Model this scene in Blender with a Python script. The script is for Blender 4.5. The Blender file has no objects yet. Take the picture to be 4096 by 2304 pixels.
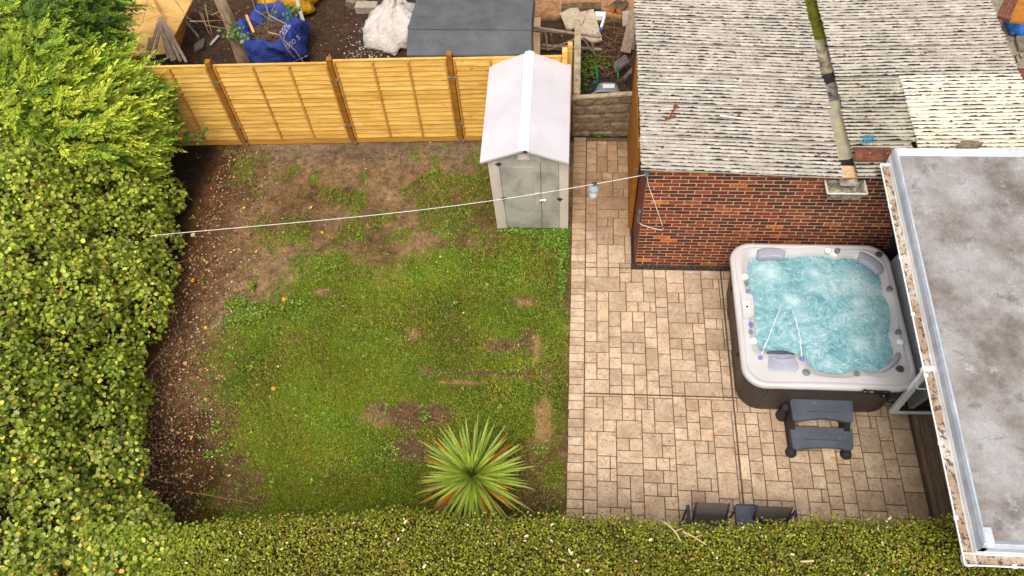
import bpy, math, random
import numpy as np
from mathutils import Matrix, Vector

# ------------------------------------------------------------------ camera, sky, sun, exposure
sc = bpy.context.scene
col = sc.collection
F_PX = 3261.789
CAMPOS = np.array([-1.019493, -7.262191, 10.570855])
T_, R_, W_ = 0.5742608, -0.0881928, 0.1294748
def _rz(a): return np.array([[math.cos(a), -math.sin(a), 0], [math.sin(a), math.cos(a), 0], [0, 0, 1.0]])
def _rx(a): return np.array([[1.0, 0, 0], [0, math.cos(a), -math.sin(a)], [0, math.sin(a), math.cos(a)]])
RC = _rz(W_) @ _rx(T_) @ _rz(R_)
cam = bpy.data.cameras.new('camera'); camo = bpy.data.objects.new('camera', cam); col.objects.link(camo)
m4 = np.eye(4); m4[:3, :3] = RC; m4[:3, 3] = CAMPOS
camo.matrix_world = Matrix(m4.tolist())
cam.sensor_width = 36.0; cam.sensor_fit = 'HORIZONTAL'; cam.lens = F_PX * 36.0 / 4096.0
cam.clip_start = 0.1; cam.clip_end = 2000
sc.camera = camo
SUN_EL, SUN_AZ = math.radians(64), math.radians(188)      # azimuth clockwise from +y
w = bpy.data.worlds.new('World'); sc.world = w; w.use_nodes = True
nt = w.node_tree; nt.nodes.clear()
sky = nt.nodes.new('ShaderNodeTexSky'); sky.sky_type = 'NISHITA'; sky.sun_disc = False
sky.sun_elevation = SUN_EL; sky.sun_rotation = SUN_AZ
sky.air_density = 1.0; sky.dust_density = 4.0; sky.ozone_density = 1.0
hs = nt.nodes.new('ShaderNodeHueSaturation'); hs.inputs['Saturation'].default_value = 0.22
bg = nt.nodes.new('ShaderNodeBackground'); bg.inputs[1].default_value = 0.15
wo = nt.nodes.new('ShaderNodeOutputWorld')
nt.links.new(sky.outputs[0], hs.inputs['Color']); nt.links.new(hs.outputs[0], bg.inputs[0]); nt.links.new(bg.outputs[0], wo.inputs[0])
sl = bpy.data.lights.new('sun', 'SUN'); sl.energy = 1.3; sl.angle = math.radians(26); sl.color = (1.0, 0.95, 0.87)
so = bpy.data.objects.new('sun', sl); col.objects.link(so)
sd = Vector((math.sin(SUN_AZ) * math.cos(SUN_EL), math.cos(SUN_AZ) * math.cos(SUN_EL), math.sin(SUN_EL)))
so.rotation_euler = sd.to_track_quat('Z', 'Y').to_euler(); so.location = (0, 0, 20)
sc.view_settings.view_transform = 'Standard'; sc.view_settings.look = 'None'
sc.view_settings.gamma = 1.0; sc.view_settings.use_curve_mapping = False
sc.view_settings.exposure = 0.46
sc.render.engine = 'CYCLES'
sc.cycles.max_bounces = 6; sc.cycles.diffuse_bounces = 3; sc.cycles.glossy_bounces = 2; sc.cycles.transmission_bounces = 4; sc.cycles.transparent_max_bounces = 6
sc.render.resolution_x = 1024; sc.render.resolution_y = 576

# ------------------------------------------------------------------ helpers
rng = np.random.default_rng(7); random.seed(7)
def ray(u, v): return RC @ np.array([(u - 2048) / F_PX, -(v - 1152) / F_PX, -1.0])
def at(u, v, z=0.0):
    d = ray(u, v); return CAMPOS + d * ((z - CAMPOS[2]) / d[2])
def aty(u, v, y):
    d = ray(u, v); return CAMPOS + d * ((y - CAMPOS[1]) / d[1])
def atx(u, v, x):
    d = ray(u, v); return CAMPOS + d * ((x - CAMPOS[0]) / d[0])
def lin(r, g, b):
    f = lambda c: (c / 255 / 12.92) if c / 255 <= 0.04045 else ((c / 255 + 0.055) / 1.055) ** 2.4
    return (f(r), f(g), f(b), 1.0)

def _hash(ix, iy, s):
    n = (ix.astype(np.int64) * 374761393 + iy.astype(np.int64) * 668265263 + s * 1442695041) & 0x7fffffff
    n = ((n ^ (n >> 13)) * 1274126177) & 0x7fffffff
    return ((n ^ (n >> 16)) & 0xffff) / 65535.0
def vnoise(x, y, s=0):
    x = np.asarray(x, float); y = np.asarray(y, float)
    ix = np.floor(x); iy = np.floor(y); fx = x - ix; fy = y - iy
    fx = fx * fx * (3 - 2 * fx); fy = fy * fy * (3 - 2 * fy)
    a = _hash(ix, iy, s); b = _hash(ix + 1, iy, s); c = _hash(ix, iy + 1, s); d = _hash(ix + 1, iy + 1, s)
    return (a * (1 - fx) + b * fx) * (1 - fy) + (c * (1 - fx) + d * fx) * fy
def fbm(x, y, s=0, o=4):
    t = 0; a = 0.5; n = 0
    for k in range(o):
        t = t + a * vnoise(np.asarray(x) * 2 ** k, np.asarray(y) * 2 ** k, s + k * 17); n += a; a *= 0.55
    return t / n
def sstep(a, b, x):
    t = np.clip((np.asarray(x, float) - a) / (b - a), 0, 1); return t * t * (3 - 2 * t)

def tag(o, label=None, cat=None, group=None, kind=None):
    if label: o['label'] = label
    if cat: o['category'] = cat
    if group: o['group'] = group
    if kind: o['kind'] = kind
    return o
def empty(name, loc, label, cat, group=None, rz=0.0):
    o = bpy.data.objects.new(name, None); col.objects.link(o)
    o.location = [float(c) for c in loc]; o.rotation_euler = (0, 0, rz); o.empty_display_size = 0.1
    return tag(o, label, cat, group)
def link(name, me, parent=None, loc=None, rot=None):
    o = bpy.data.objects.new(name, me); col.objects.link(o)
    if parent is not None:
        o.parent = parent
    if loc is not None: o.location = [float(c) for c in loc]
    if rot is not None: o.rotation_euler = rot
    return o

class MB:
    """collects shapes in world coordinates and builds one mesh object"""
    def __init__(s): s.v = []; s.f = []
    def add(s, v, f, M=None):
        b = len(s.v)
        for p in v:
            p = Vector([float(c) for c in p])
            s.v.append(tuple(M @ p) if M is not None else tuple(p))
        for q in f: s.f.append(tuple(b + i for i in q))
        return s
    def box(s, c, d, ch=0.0, M=None, rz=0.0, R=None):
        """chamfered box, centre c, size d"""
        hx, hy, hz = d[0] / 2, d[1] / 2, d[2] / 2
        ch = min(ch, 0.45 * min(hx, hy, hz) * 2 / 2)
        MM = Matrix.Translation([float(k) for k in c]) @ Matrix.Rotation(rz, 4, 'Z')
        if R is not None: MM = Matrix.Translation([float(k) for k in c]) @ R
        if M is not None: MM = M @ MM
        if ch <= 0:
            v = [(x * hx, y * hy, z * hz) for x in (-1, 1) for y in (-1, 1) for z in (-1, 1)]
            f = [(0, 1, 3, 2), (4, 6, 7, 5), (0, 4, 5, 1), (2, 3, 7, 6), (0, 2, 6, 4), (1, 5, 7, 3)]
            return s.add(v, f, MM)
        v = []; idx = {}
        for x in (-1, 1):
            for y in (-1, 1):
                for z in (-1, 1):
                    for ax in range(3):
                        p = [x * (hx - ch), y * (hy - ch), z * (hz - ch)]
                        p[ax] = (x * hx, y * hy, z * hz)[ax]
                        idx[(x, y, z, ax)] = len(v); v.append(p)
        f = []
        def I(x, y, z, a): return idx[(x, y, z, a)]
        for sg in (-1, 1):
            q = [I(sg, -1, -1, 0), I(sg, 1, -1, 0), I(sg, 1, 1, 0), I(sg, -1, 1, 0)]; f.append(q if sg > 0 else q[::-1])
            q = [I(-1, sg, -1, 1), I(-1, sg, 1, 1), I(1, sg, 1, 1), I(1, sg, -1, 1)]; f.append(q if sg > 0 else q[::-1])
            q = [I(-1, -1, sg, 2), I(1, -1, sg, 2), I(1, 1, sg, 2), I(-1, 1, sg, 2)]; f.append(q if sg > 0 else q[::-1])
        for a in (-1, 1):
            for b in (-1, 1):
                q = [I(a, b, -1, 0), I(a, b, -1, 1), I(a, b, 1, 1), I(a, b, 1, 0)]; f.append(q if a * b > 0 else q[::-1])
                q = [I(a, -1, b, 0), I(a, 1, b, 0), I(a, 1, b, 2), I(a, -1, b, 2)]; f.append(q if a * b > 0 else q[::-1])
                q = [I(-1, a, b, 1), I(-1, a, b, 2), I(1, a, b, 2), I(1, a, b, 1)]; f.append(q if a * b > 0 else q[::-1])
                for c3 in (-1, 1):
                    q = [I(a, b, c3, 0), I(a, b, c3, 1), I(a, b, c3, 2)]; f.append(q if a * b * c3 > 0 else q[::-1])
        return s.add(v, f, MM)
    def bar(s, p, q, wd, th, ch=0.0, up=(0, 0, 1)):
        p = Vector([float(c) for c in p]); q = Vector([float(c) for c in q]); d = q - p; L = d.length
        x = d.normalized(); u = Vector(up)
        if abs(x.dot(u)) > 0.98: u = Vector((0, 1, 0))
        y = u.cross(x).normalized(); z = x.cross(y)
        R = Matrix((x, y, z)).transposed().to_4x4()
        return s.box(tuple((p + q) / 2), (L, wd, th), ch, R=R)
    def tube(s, pts, r, n=8, cap=True):
        pts = [Vector([float(c) for c in p]) for p in pts]
        rr = r if isinstance(r, (list, tuple, np.ndarray)) else [r] * len(pts)
        b = len(s.v); prev = None
        for i, p in enumerate(pts):
            t = (pts[min(i + 1, len(pts) - 1)] - pts[max(i - 1, 0)])
            t = t.normalized() if t.length > 1e-9 else Vector((0, 0, 1))
            if prev is None:
                a = Vector((0, 0, 1)) if abs(t.z) < 0.9 else Vector((1, 0, 0))
                n1 = t.cross(a).normalized()
            else:
                n1 = (prev - t * prev.dot(t))
                n1 = n1.normalized() if n1.length > 1e-6 else t.orthogonal().normalized()
            prev = n1; n2 = t.cross(n1)
            for k in range(n):
                a = 2 * math.pi * k / n
                s.v.append(tuple(p + (n1 * math.cos(a) + n2 * math.sin(a)) * float(rr[i])))
        for i in range(len(pts) - 1):
            for k in range(n):
                k2 = (k + 1) % n
                s.f.append((b + i * n + k, b + i * n + k2, b + (i + 1) * n + k2, b + (i + 1) * n + k))
        if cap:
            s.f.append(tuple(b + k for k in range(n))[::-1])
            s.f.append(tuple(b + (len(pts) - 1) * n + k for k in range(n)))
        return s
    def prism(s, poly, d, o=(0, 0, 0)):
        """closed polygon (3-D points) extruded by the vector d"""
        n = len(poly); d = Vector([float(c) for c in d])
        P = [Vector([float(c) for c in p]) for p in poly]
        nn = Vector((0, 0, 0))
        for i in range(n):
            a, c = P[i], P[(i + 1) % n]; nn += a.cross(c)
        if nn.dot(d) > 0: P = P[::-1]
        v = P + [p + d for p in P]
        f = [tuple(range(n)), tuple(range(2 * n - 1, n - 1, -1))]
        for i in range(n):
            j = (i + 1) % n; f.append((i, n + i, n + j, j))
        return s.add(v, f)
    def lathe(s, c, prof, n=16, axis=None):
        b = len(s.v); R = Matrix.Identity(3)
        if axis is not None: R = Vector((0, 0, 1)).rotation_difference(Vector(axis)).to_matrix()
        c = Vector([float(k) for k in c])
        for r, z in prof:
            for k in range(n):
                a = 2 * math.pi * k / n
                s.v.append(tuple(c + R @ Vector((r * math.cos(a), r * math.sin(a), z))))
        for i in range(len(prof) - 1):
            for k in range(n):
                k2 = (k + 1) % n
                s.f.append((b + i * n + k, b + i * n + k2, b + (i + 1) * n + k2, b + (i + 1) * n + k))
        s.f.append(tuple(b + k for k in range(n))[::-1])
        s.f.append(tuple(b + (len(prof) - 1) * n + k for k in range(n)))
        return s
    def grid(s, P, closed_u=False):
        """P[i][j] points -> quads"""
        b = len(s.v); nu = len(P); nv = len(P[0])
        for row in P:
            for p in row: s.v.append(tuple(float(c) for c in p))
        for i in range(nu - (0 if closed_u else 1)):
            i2 = (i + 1) % nu
            for j in range(nv - 1):
                s.f.append((b + i * nv + j, b + i2 * nv + j, b + i2 * nv + j + 1, b + i * nv + j + 1))
        return s
    def mesh(s, name, mat, smooth=False):
        me = bpy.data.meshes.new(name); me.from_pydata(s.v, [], s.f)
        if mat is not None: me.materials.append(mat)
        if smooth: me.polygons.foreach_set('use_smooth', [True] * len(me.polygons))
        me.update(); return me
    def build(s, name, mat, parent=None, smooth=False, label=None):
        """world-space geometry; children keep world placement whatever the parent's location"""
        o = bpy.data.objects.new(name, s.mesh(name, mat, smooth)); col.objects.link(o)
        if parent is not None: attach(o, parent)
        if label: o['label'] = label
        return o
def wmat(o):
    M = Matrix.LocRotScale(o.location, o.rotation_euler, o.scale)
    if o.parent is not None: M = wmat(o.parent) @ o.matrix_parent_inverse @ M
    return M
def attach(o, parent):
    o.parent = parent; o.matrix_parent_inverse = wmat(parent).inverted()
    return o
def smooth_auto(o, ang=35):
    me = o.data
    me.polygons.foreach_set('use_smooth', [True] * len(me.polygons))
    me.set_sharp_from_angle(angle=math.radians(ang))
    return o
def np_mesh(name, V, Fq, mat, cols=None, smooth=False):
    """fast mesh: V (n,3), Fq (m,k) ; cols (n,3) point colours"""
    me = bpy.data.meshes.new(name)
    V = np.ascontiguousarray(V, dtype=np.float32); Fq = np.ascontiguousarray(Fq, dtype=np.int32)
    m, k = Fq.shape
    me.vertices.add(len(V)); me.vertices.foreach_set('co', V.ravel())
    me.loops.add(m * k); me.loops.foreach_set('vertex_index', Fq.ravel())
    me.polygons.add(m); me.polygons.foreach_set('loop_start', np.arange(0, m * k, k, dtype=np.int32))
    me.polygons.foreach_set('loop_total', np.full(m, k, dtype=np.int32))
    if smooth: me.polygons.foreach_set('use_smooth', np.ones(m, dtype=bool))
    if cols is not None:
        a = me.color_attributes.new('tint', 'FLOAT_COLOR', 'POINT')
        c4 = np.ones((len(V), 4), dtype=np.float32); c4[:, :3] = cols
        a.data.foreach_set('color', c4.ravel())
    if mat is not None: me.materials.append(mat)
    me.update(calc_edges=True); me.validate()
    return me

# ------------------------------------------------------------------ procedural materials
class NT:
    def __init__(s, name):
        s.m = bpy.data.materials.new(name); s.m.use_nodes = True
        s.t = s.m.node_tree; s.t.nodes.clear()
        s.out = s.n('ShaderNodeOutputMaterial'); s.b = s.n('ShaderNodeBsdfPrincipled')
        s.L(s.b.outputs[0], s.out.inputs[0]); s.geo = None
    def n(s, t, **k):
        x = s.t.nodes.new(t)
        for a, b in k.items(): setattr(x, a, b)
        return x
    def L(s, a, b): s.t.links.new(a, b)
    def pos(s):
        if s.geo is None: s.geo = s.n('ShaderNodeNewGeometry')
        return s.geo.outputs['Position']
    def mapped(s, scale=(1, 1, 1), rot=(0, 0, 0), src=None, loc=(0, 0, 0)):
        mp = s.n('ShaderNodeMapping'); mp.inputs['Scale'].default_value = scale; mp.inputs['Rotation'].default_value = rot
        mp.inputs['Location'].default_value = loc
        s.L(src or s.pos(), mp.inputs['Vector']); return mp.outputs[0]
    def noise(s, scale, detail=4, rough=0.6, vec=None, dist=0.0):
        x = s.n('ShaderNodeTexNoise'); x.inputs['Scale'].default_value = scale; x.inputs['Detail'].default_value = detail
        x.inputs['Roughness'].default_value = rough; x.inputs['Distortion'].default_value = dist
        s.L(vec or s.pos(), x.inputs['Vector']); return x.outputs[0]
    def vor(s, scale, vec=None, feature='F1', out='Distance', rnd=1.0):
        x = s.n('ShaderNodeTexVoronoi'); x.feature = feature; x.inputs['Scale'].default_value = scale
        x.inputs['Randomness'].default_value = rnd
        s.L(vec or s.pos(), x.inputs['Vector']); return x.outputs[out]
    def ramp(s, src, stops, interp='LINEAR'):
        r = s.n('ShaderNodeValToRGB'); r.color_ramp.interpolation = interp
        e = r.color_ramp.elements
        while len(e) < len(stops): e.new(0.5)
        for i, (p, c) in enumerate(stops):
            e[i].position = p
            e[i].color = c if not isinstance(c, (int, float)) else (c, c, c, 1)
        s.L(src, r.inputs[0]); return r.outputs[0]
    def mix(s, fac, a, b, mode='MIX'):
        x = s.n('ShaderNodeMix'); x.data_type = 'RGBA'; x.blend_type = mode; x.clamp_result = False
        for sock, val in ((x.inputs['Factor'], fac), (x.inputs['A'] if False else x.inputs[6], a), (x.inputs[7], b)):
            if isinstance(val, (int, float)): sock.default_value = val
            elif isinstance(val, tuple): sock.default_value = val
            else: s.L(val, sock)
        return x.outputs[2]
    def math(s, op, a, b=None, clamp=False):
        x = s.n('ShaderNodeMath'); x.operation = op; x.use_clamp = clamp
        for i, val in enumerate((a, b)):
            if val is None: continue
            if isinstance(val, (int, float)): x.inputs[i].default_value = val
            else: s.L(val, x.inputs[i])
        return x.outputs[0]
    def rnd(s):
        """one random number per object and loose piece"""
        s.pos(); oi = s.n('ShaderNodeObjectInfo')
        a = s.math('ADD', oi.outputs['Random'], s.geo.outputs['Random Per Island']); return s.math('FRACT', a)
    def attr(s, name='tint'):
        a = s.n('ShaderNodeAttribute'); a.attribute_name = name; return a.outputs['Color']
    def sep(s, vec=None):
        x = s.n('ShaderNodeSeparateXYZ'); s.L(vec or s.pos(), x.inputs[0]); return x.outputs
    def bump(s, h, strength=0.4, dist=0.01):
        x = s.n('ShaderNodeBump'); x.inputs['Strength'].default_value = strength; x.inputs['Distance'].default_value = dist
        s.L(h, x.inputs['Height']); s.L(x.outputs[0], s.b.inputs['Normal']); return x
    def done(s, colr=None, rough=0.7, spec=0.3, metal=0.0):
        if colr is not None:
            if isinstance(colr, tuple): s.b.inputs['Base Color'].default_value = colr
            else: s.L(colr, s.b.inputs['Base Color'])
        if isinstance(rough, (int, float)): s.b.inputs['Roughness'].default_value = rough
        else: s.L(rough, s.b.inputs['Roughness'])
        s.b.inputs['Specular IOR Level'].default_value = spec; s.b.inputs['Metallic'].default_value = metal
        return s.m
def simple(name, c1, c2=None, scale=8, rough=0.6, spec=0.3, bump=0.0, bscale=60, metal=0.0, stretch=(1, 1, 1), speck=None, lo=0.35, hi=0.65, rnd=0.0):
    t = NT(name); c2 = c2 or c1
    v = t.mapped(stretch)
    n = t.noise(scale, 5, 0.65, v)
    c = t.ramp(n, [(lo, c1), (hi, c2)])
    if speck:
        sp = t.ramp(t.noise(speck[1], 3, 0.6, v), [(speck[2], 0.0), (speck[2] + 0.08, 1.0)]); c = t.mix(sp, c, speck[0])
    if rnd:
        k = t.math('MULTIPLY_ADD', t.rnd(), 2 * rnd); t.t.nodes[-1].inputs[2].default_value = 1 - rnd
        c = t.mix(1.0, c, k, 'MULTIPLY')
    if bump: t.bump(t.noise(bscale, 4, 0.7, v), bump, 0.01)
    return t.done(c, rough, spec, metal)

# ------------------------------------------------------------------ ground
def pmat(*pts): return np.array([at(u, v, 0)[:2] for u, v in pts])
def pdist(P, poly):
    """signed distance to polygon, positive inside; P (n,2)"""
    n = len(poly); d = np.full(len(P), 1e9); ins = np.zeros(len(P), bool)
    for i in range(n):
        a = poly[i]; b = poly[(i + 1) % n]; e = b - a
        t = np.clip(((P - a) @ e) / (e @ e), 0, 1)
        d = np.minimum(d, np.linalg.norm(P - a - t[:, None] * e, axis=1))
        c = (a[1] > P[:, 1]) != (b[1] > P[:, 1])
        xx = (b[0] - a[0]) * (P[:, 1] - a[1]) / (b[1] - a[1] + 1e-12) + a[0]
        ins ^= c & (P[:, 0] < xx)
    return np.where(ins, d, -d)
LAWN = pmat((860, 2140), (900, 1900), (860, 1650), (850, 1420), (920, 1260), (1040, 1190), (1150, 1080), (1340, 1030), (1560, 1080), (1720, 1010), (1900, 930), (2310, 880), (2262, 2140))
THIN = pmat((900, 590), (1960, 575), (2010, 930), (1300, 1010), (1050, 1010), (960, 800))
BARE = [(1650, 1665, .62, .20, 1.0), (1640, 1795, .34, .16, .95), (2010, 1380, .26, .13, .8), (2110, 1370, .10, .22, .75), (2095, 1205, .17, .08, .8),
        (1655, 1345, .12, .12, .8), (1900, 1495, .7, .05, .7), (1830, 1530, .3, .05, .6), (1700, 1480, .12, .06, .7), (2110, 1500, .12, .12, .6), (1800, 1270, .1, .06, .6), (1830, 1360, .10, .06, .5),
        (2190, 1500, .07, .2, .6), (2130, 1850, .22, .3, .5), (2140, 1990, .35, .2, .55), (1290, 1170, .16, .08, .7), (1180, 1350, .12, .08, .5), (950, 1930, .3, .35, .75), (880, 1700, .25, .4, .6), (1010, 2010, .35, .2, .6)]
STRAW = [(2170, 1690, .15, .32, 1.0), (2150, 1390, .07, .26, .8), (2100, 1215, .12, .06, .7), (1850, 1530, .3, .03, .5), (1650, 1340, .08, .08, .6), (1500, 1680, .25, .1, .35), (1290, 1165, .12, .05, .5)]
def blobs(P, L, seed):
    t = np.zeros(len(P))
    nz = (fbm(P[:, 0] * 6, P[:, 1] * 6, seed) - 0.5) * 1.6
    for u, v, rx, ry, s in L:
        c = at(u, v, 0); d = np.sqrt(((P[:, 0] - c[0]) / rx) ** 2 + ((P[:, 1] - c[1]) / ry) ** 2)
        t = np.maximum(t, s * sstep(1.35, 0.55, d + nz))
    return t
def lawn_masks(P):
    n1 = fbm(P[:, 0] * 1.7, P[:, 1] * 1.7, 3) - 0.5; n2 = fbm(P[:, 0] * 7, P[:, 1] * 7, 5) - 0.5
    g = sstep(-0.28, 0.42, pdist(P, LAWN) + n1 * 0.9 + n2 * 0.55)
    thin = sstep(-0.2, 0.3, pdist(P, THIN) + n2 * 0.3) * sstep(0.47, 0.66, fbm(P[:, 0] * 2.4, P[:, 1] * 2.4, 11) + n2 * 0.35) * 0.68
    g = np.maximum(g, thin)
    b = blobs(P, BARE, 21); s = blobs(P, STRAW, 33)
    g = g * (1 - 0.92 * b)
    return g, b, s
SOIL_A = np.array(lin(146, 118, 92)[:3]); SOIL_B = np.array(lin(112, 86, 62)[:3]); SOIL_N = np.array(lin(74, 56, 44)[:3])
SOIL_H = np.array(lin(92, 62, 38)[:3])
LAWN_A = np.array(lin(106, 120, 22)[:3]); LAWN_B = np.array(lin(84, 78, 24)[:3]); BARE_C = np.array(lin(104, 78, 58)[:3]); STRAW_C = np.array(lin(176, 140, 92)[:3])
SAND = np.array(lin(176, 132, 96)[:3]); PAVE = np.array(lin(160, 146, 128)[:3])
def axis(lo, hi, st, ext): return np.concatenate([[-ext, -60, -25], np.arange(lo - 3, lo, 0.5), np.arange(lo, hi, st), np.arange(hi, hi + 3, 0.5), [25, 60, ext]])
gx = axis(-9.6, 3.9, 0.07, 400); gy = axis(-5.2, 6.6, 0.07, 400)
GX, GY = np.meshgrid(gx, gy, indexing='ij'); P2 = np.stack([GX.ravel(), GY.ravel()], 1)
def ground_z(P):
    near = sstep(0, 0.4, -1.15 - P[:, 0])
    return (0.03 * (fbm(P[:, 0] * 1.2, P[:, 1] * 1.2, 8) - 0.5) + 0.012 * (vnoise(P[:, 0] * 9, P[:, 1] * 9, 9) - 0.5)) * near - 0.004
g_, b_, s_ = lawn_masks(P2)
tone = fbm(P2[:, 0] * 0.9, P2[:, 1] * 0.9, 41)[:, None]; tone2 = fbm(P2[:, 0] * 3.1, P2[:, 1] * 3.1, 47)[:, None]
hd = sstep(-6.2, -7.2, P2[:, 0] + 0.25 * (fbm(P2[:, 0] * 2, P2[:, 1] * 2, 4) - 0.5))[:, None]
soil = SOIL_B + (SOIL_A - SOIL_B) * sstep(0.3, 0.65, tone * 0.6 + tone2 * 0.4)
sg_ = (vnoise(P2[:, 0] * 13, P2[:, 1] * 13, 71) - .5)[:, None] * .5 + (vnoise(P2[:, 0] * 5, P2[:, 1] * 5, 73) - .5)[:, None] * .5
soil = soil * (1 + sg_) * np.array([1.0, .97, .86]); nf_ = sstep(1.7, 2.4, P2[:, 1])[:, None] * .5; soil = soil * (1 - nf_) + np.array(lin(122, 108, 96)[:3]) * nf_
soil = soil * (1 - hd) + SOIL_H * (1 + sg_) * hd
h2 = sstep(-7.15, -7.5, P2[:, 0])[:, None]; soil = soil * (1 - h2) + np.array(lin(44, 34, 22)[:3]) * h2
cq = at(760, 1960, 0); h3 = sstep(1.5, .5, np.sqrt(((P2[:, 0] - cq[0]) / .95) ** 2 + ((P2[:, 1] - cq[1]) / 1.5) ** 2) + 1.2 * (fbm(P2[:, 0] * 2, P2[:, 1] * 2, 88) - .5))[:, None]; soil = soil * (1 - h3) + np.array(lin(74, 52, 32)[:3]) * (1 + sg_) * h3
lw = LAWN_B + (LAWN_A - LAWN_B) * sstep(0.3, 0.6, tone)
C = soil * (1 - g_[:, None]) + lw * g_[:, None]
C = C * (1 - b_[:, None] * 0.9) + BARE_C * b_[:, None] * 0.9
C = C * (1 - s_[:, None]) + STRAW_C * s_[:, None]
back = sstep(2.5, 2.62, P2[:, 1])[:, None]
C = C * (1 - back) + (SOIL_N * (0.8 + 0.5 * tone2)) * back
sand = (sstep(5.75, 6.0, P2[:, 1] + 0.3 * (tone2[:, 0] - .5)) * sstep(-2.2, -1.7, P2[:, 0]) * sstep(0.8, 0.4, P2[:, 0]))[:, None]
C = C * (1 - sand) + SAND * sand
pv = (sstep(5.0, 5.2, P2[:, 0]))[:, None]
C = C * (1 - pv) + PAVE * pv
P3 = np.column_stack([P2, ground_z(P2)])
nx, ny = len(gx), len(gy); I = np.arange(nx * ny).reshape(nx, ny)
Fg = np.stack([I[:-1, :-1].ravel(), I[1:, :-1].ravel(), I[1:, 1:].ravel(), I[:-1, 1:].ravel()], 1)
t = NT('soil and turf')
fine = t.noise(75, 6, 0.85); mid = t.noise(9, 6, 0.78)
c = t.mix(1.0, t.attr(), t.ramp(fine, [(0.32, (.34, .32, .30, 1)), (0.5, (1, 1, 1, 1)), (0.68, (2.0, 1.95, 1.85, 1))]), 'MULTIPLY')
c = t.mix(1.0, c, t.ramp(mid, [(0.34, (.5, .48, .46, 1)), (0.5, (1, 1, 1, 1)), (0.66, (1.5, 1.48, 1.42, 1))]), 'MULTIPLY')
peb = t.ramp(t.vor(55), [(0.10, 1.0), (0.16, 0.0)])
pm = t.math('MULTIPLY', peb, t.ramp(t.vor(55, out='Color'), [(0.80, 0.0), (0.84, 1.0)]))
c = t.mix(pm, c, lin(190, 165, 140))
t.bump(t.math('ADD', fine, mid), 0.9, 0.03)
GROUND_MAT = t.done(c, 0.95, 0.1)
go = link('ground', np_mesh('ground', P3, Fg, GROUND_MAT, C, True)); tag(go, kind='structure')

# ------------------------------------------------------------------ patio of stamped stones
PAT_X0, PAT_X1, PAT_Y0, PAT_Y1 = -1.0, 3.66, -5.1, 2.64
t = NT('stamped sandstone concrete')
n = t.noise(3.2, 6, 0.65); n2 = t.noise(14, 6, 0.75, dist=1.2)
c = t.ramp(n, [(0.32, lin(186, 156, 126)), (0.5, lin(206, 178, 148)), (0.7, lin(220, 196, 168))])
c = t.mix(t.ramp(n2, [(0.48, 0.0), (0.66, 0.65)]), c, lin(156, 126, 98))
rv = t.rnd(); c = t.mix(1.0, c, t.ramp(rv, [(0.0, (.80, .78, .76, 1)), (0.5, (1, 1, 1, 1)), (1.0, (1.12, 1.11, 1.08, 1))]), 'MULTIPLY')
ridge = t.ramp(t.noise(6.5, 3, 0.5, dist=2.2), [(0.485, 0.0), (0.5, 1.0), (0.515, 0.0)])
c = t.mix(t.math('MULTIPLY', ridge, 0.6), c, lin(104, 80, 60))
spk = t.ramp(t.noise(42, 4, 0.8), [(0.60, 0.0), (0.68, 0.8)]); c = t.mix(t.math('MULTIPLY', spk, t.ramp(t.noise(5, 2), [(0.42, 0.0), (0.6, 1.0)])), c, lin(96, 76, 58))
xyz = t.sep()
path_dirt_shade = t.math('MULTIPLY', t.ramp(xyz[1], [(0.0, 0.0), (0.9, 1.0)]), 0.75)  # path dirt plus shade from shed and garage, both put into the colour
c = t.mix(path_dirt_shade, c, t.mix(1.0, c, (0.66, 0.56, 0.45, 1), 'MULTIPLY'))
wet = t.math('MULTIPLY', t.ramp(t.noise(4.5, 5, 0.7), [(0.5, 0.0), (0.62, 1.0)]), t.ramp(xyz[0], [(0.0, 0.0), (1.0, 0.0)]))
rust = t.math('MULTIPLY', t.ramp(t.noise(2.1, 3, 0.6, t.mapped((1, 1, 1), loc=(3, 1, 0))), [(0.66, 0.0), (0.70, 1.0)]), 0.45); c = t.mix(rust, c, lin(176, 118, 60))
t.bump(t.math('ADD', t.noise(9, 6, 0.7, dist=1.5), t.math('MULTIPLY', ridge, -0.5)), 0.55, 0.02)
STONE = t.done(c, 0.82, 0.25)
t = NT('joint grout'); JOINT = t.done(t.ramp(t.noise(20, 4), [(0.3, lin(82, 66, 52)), (0.7, lin(116, 96, 76))]), 0.9, 0.1)
m = MB(); m.prism([(PAT_X0 + .004, PAT_Y0, 0.001), (PAT_X1, PAT_Y0, 0.001), (PAT_X1, -0.105, 0.001), (-0.07, -0.105, 0.001), (-0.01, PAT_Y1, 0.001), (PAT_X0 + .004, PAT_Y1, 0.001)], (0, 0, 0.021))
patio = m.build('patio', JOINT); tag(patio, kind='structure')
SLAB_CACHE = {}
def slab_mesh(wd, ht, th, ch, mat, key=None):
    k = (round(wd, 3), round(ht, 3), th, mat.name)
    if k in SLAB_CACHE: return SLAB_CACHE[k]
    a, b = wd / 2, ht / 2; V = []
    for z, i in ((-th, 0.0), (-ch, 0.0), (-ch * .3, ch * .45), (0, ch)):
        V += [(-a + i, -b + i, z), (a - i, -b + i, z), (a - i, b - i, z), (-a + i, b - i, z)]
    Fc = []
    for r in range(3):
        for q in range(4): Fc.append((r * 4 + q, r * 4 + (q + 1) % 4, r * 4 + 4 + (q + 1) % 4, r * 4 + 4 + q))
    Fc.append((12, 13, 14, 15))
    me = bpy.data.meshes.new('stone'); me.from_pydata(V, [], Fc); me.materials.append(mat); me.update()
    SLAB_CACHE[k] = me; return me
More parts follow.
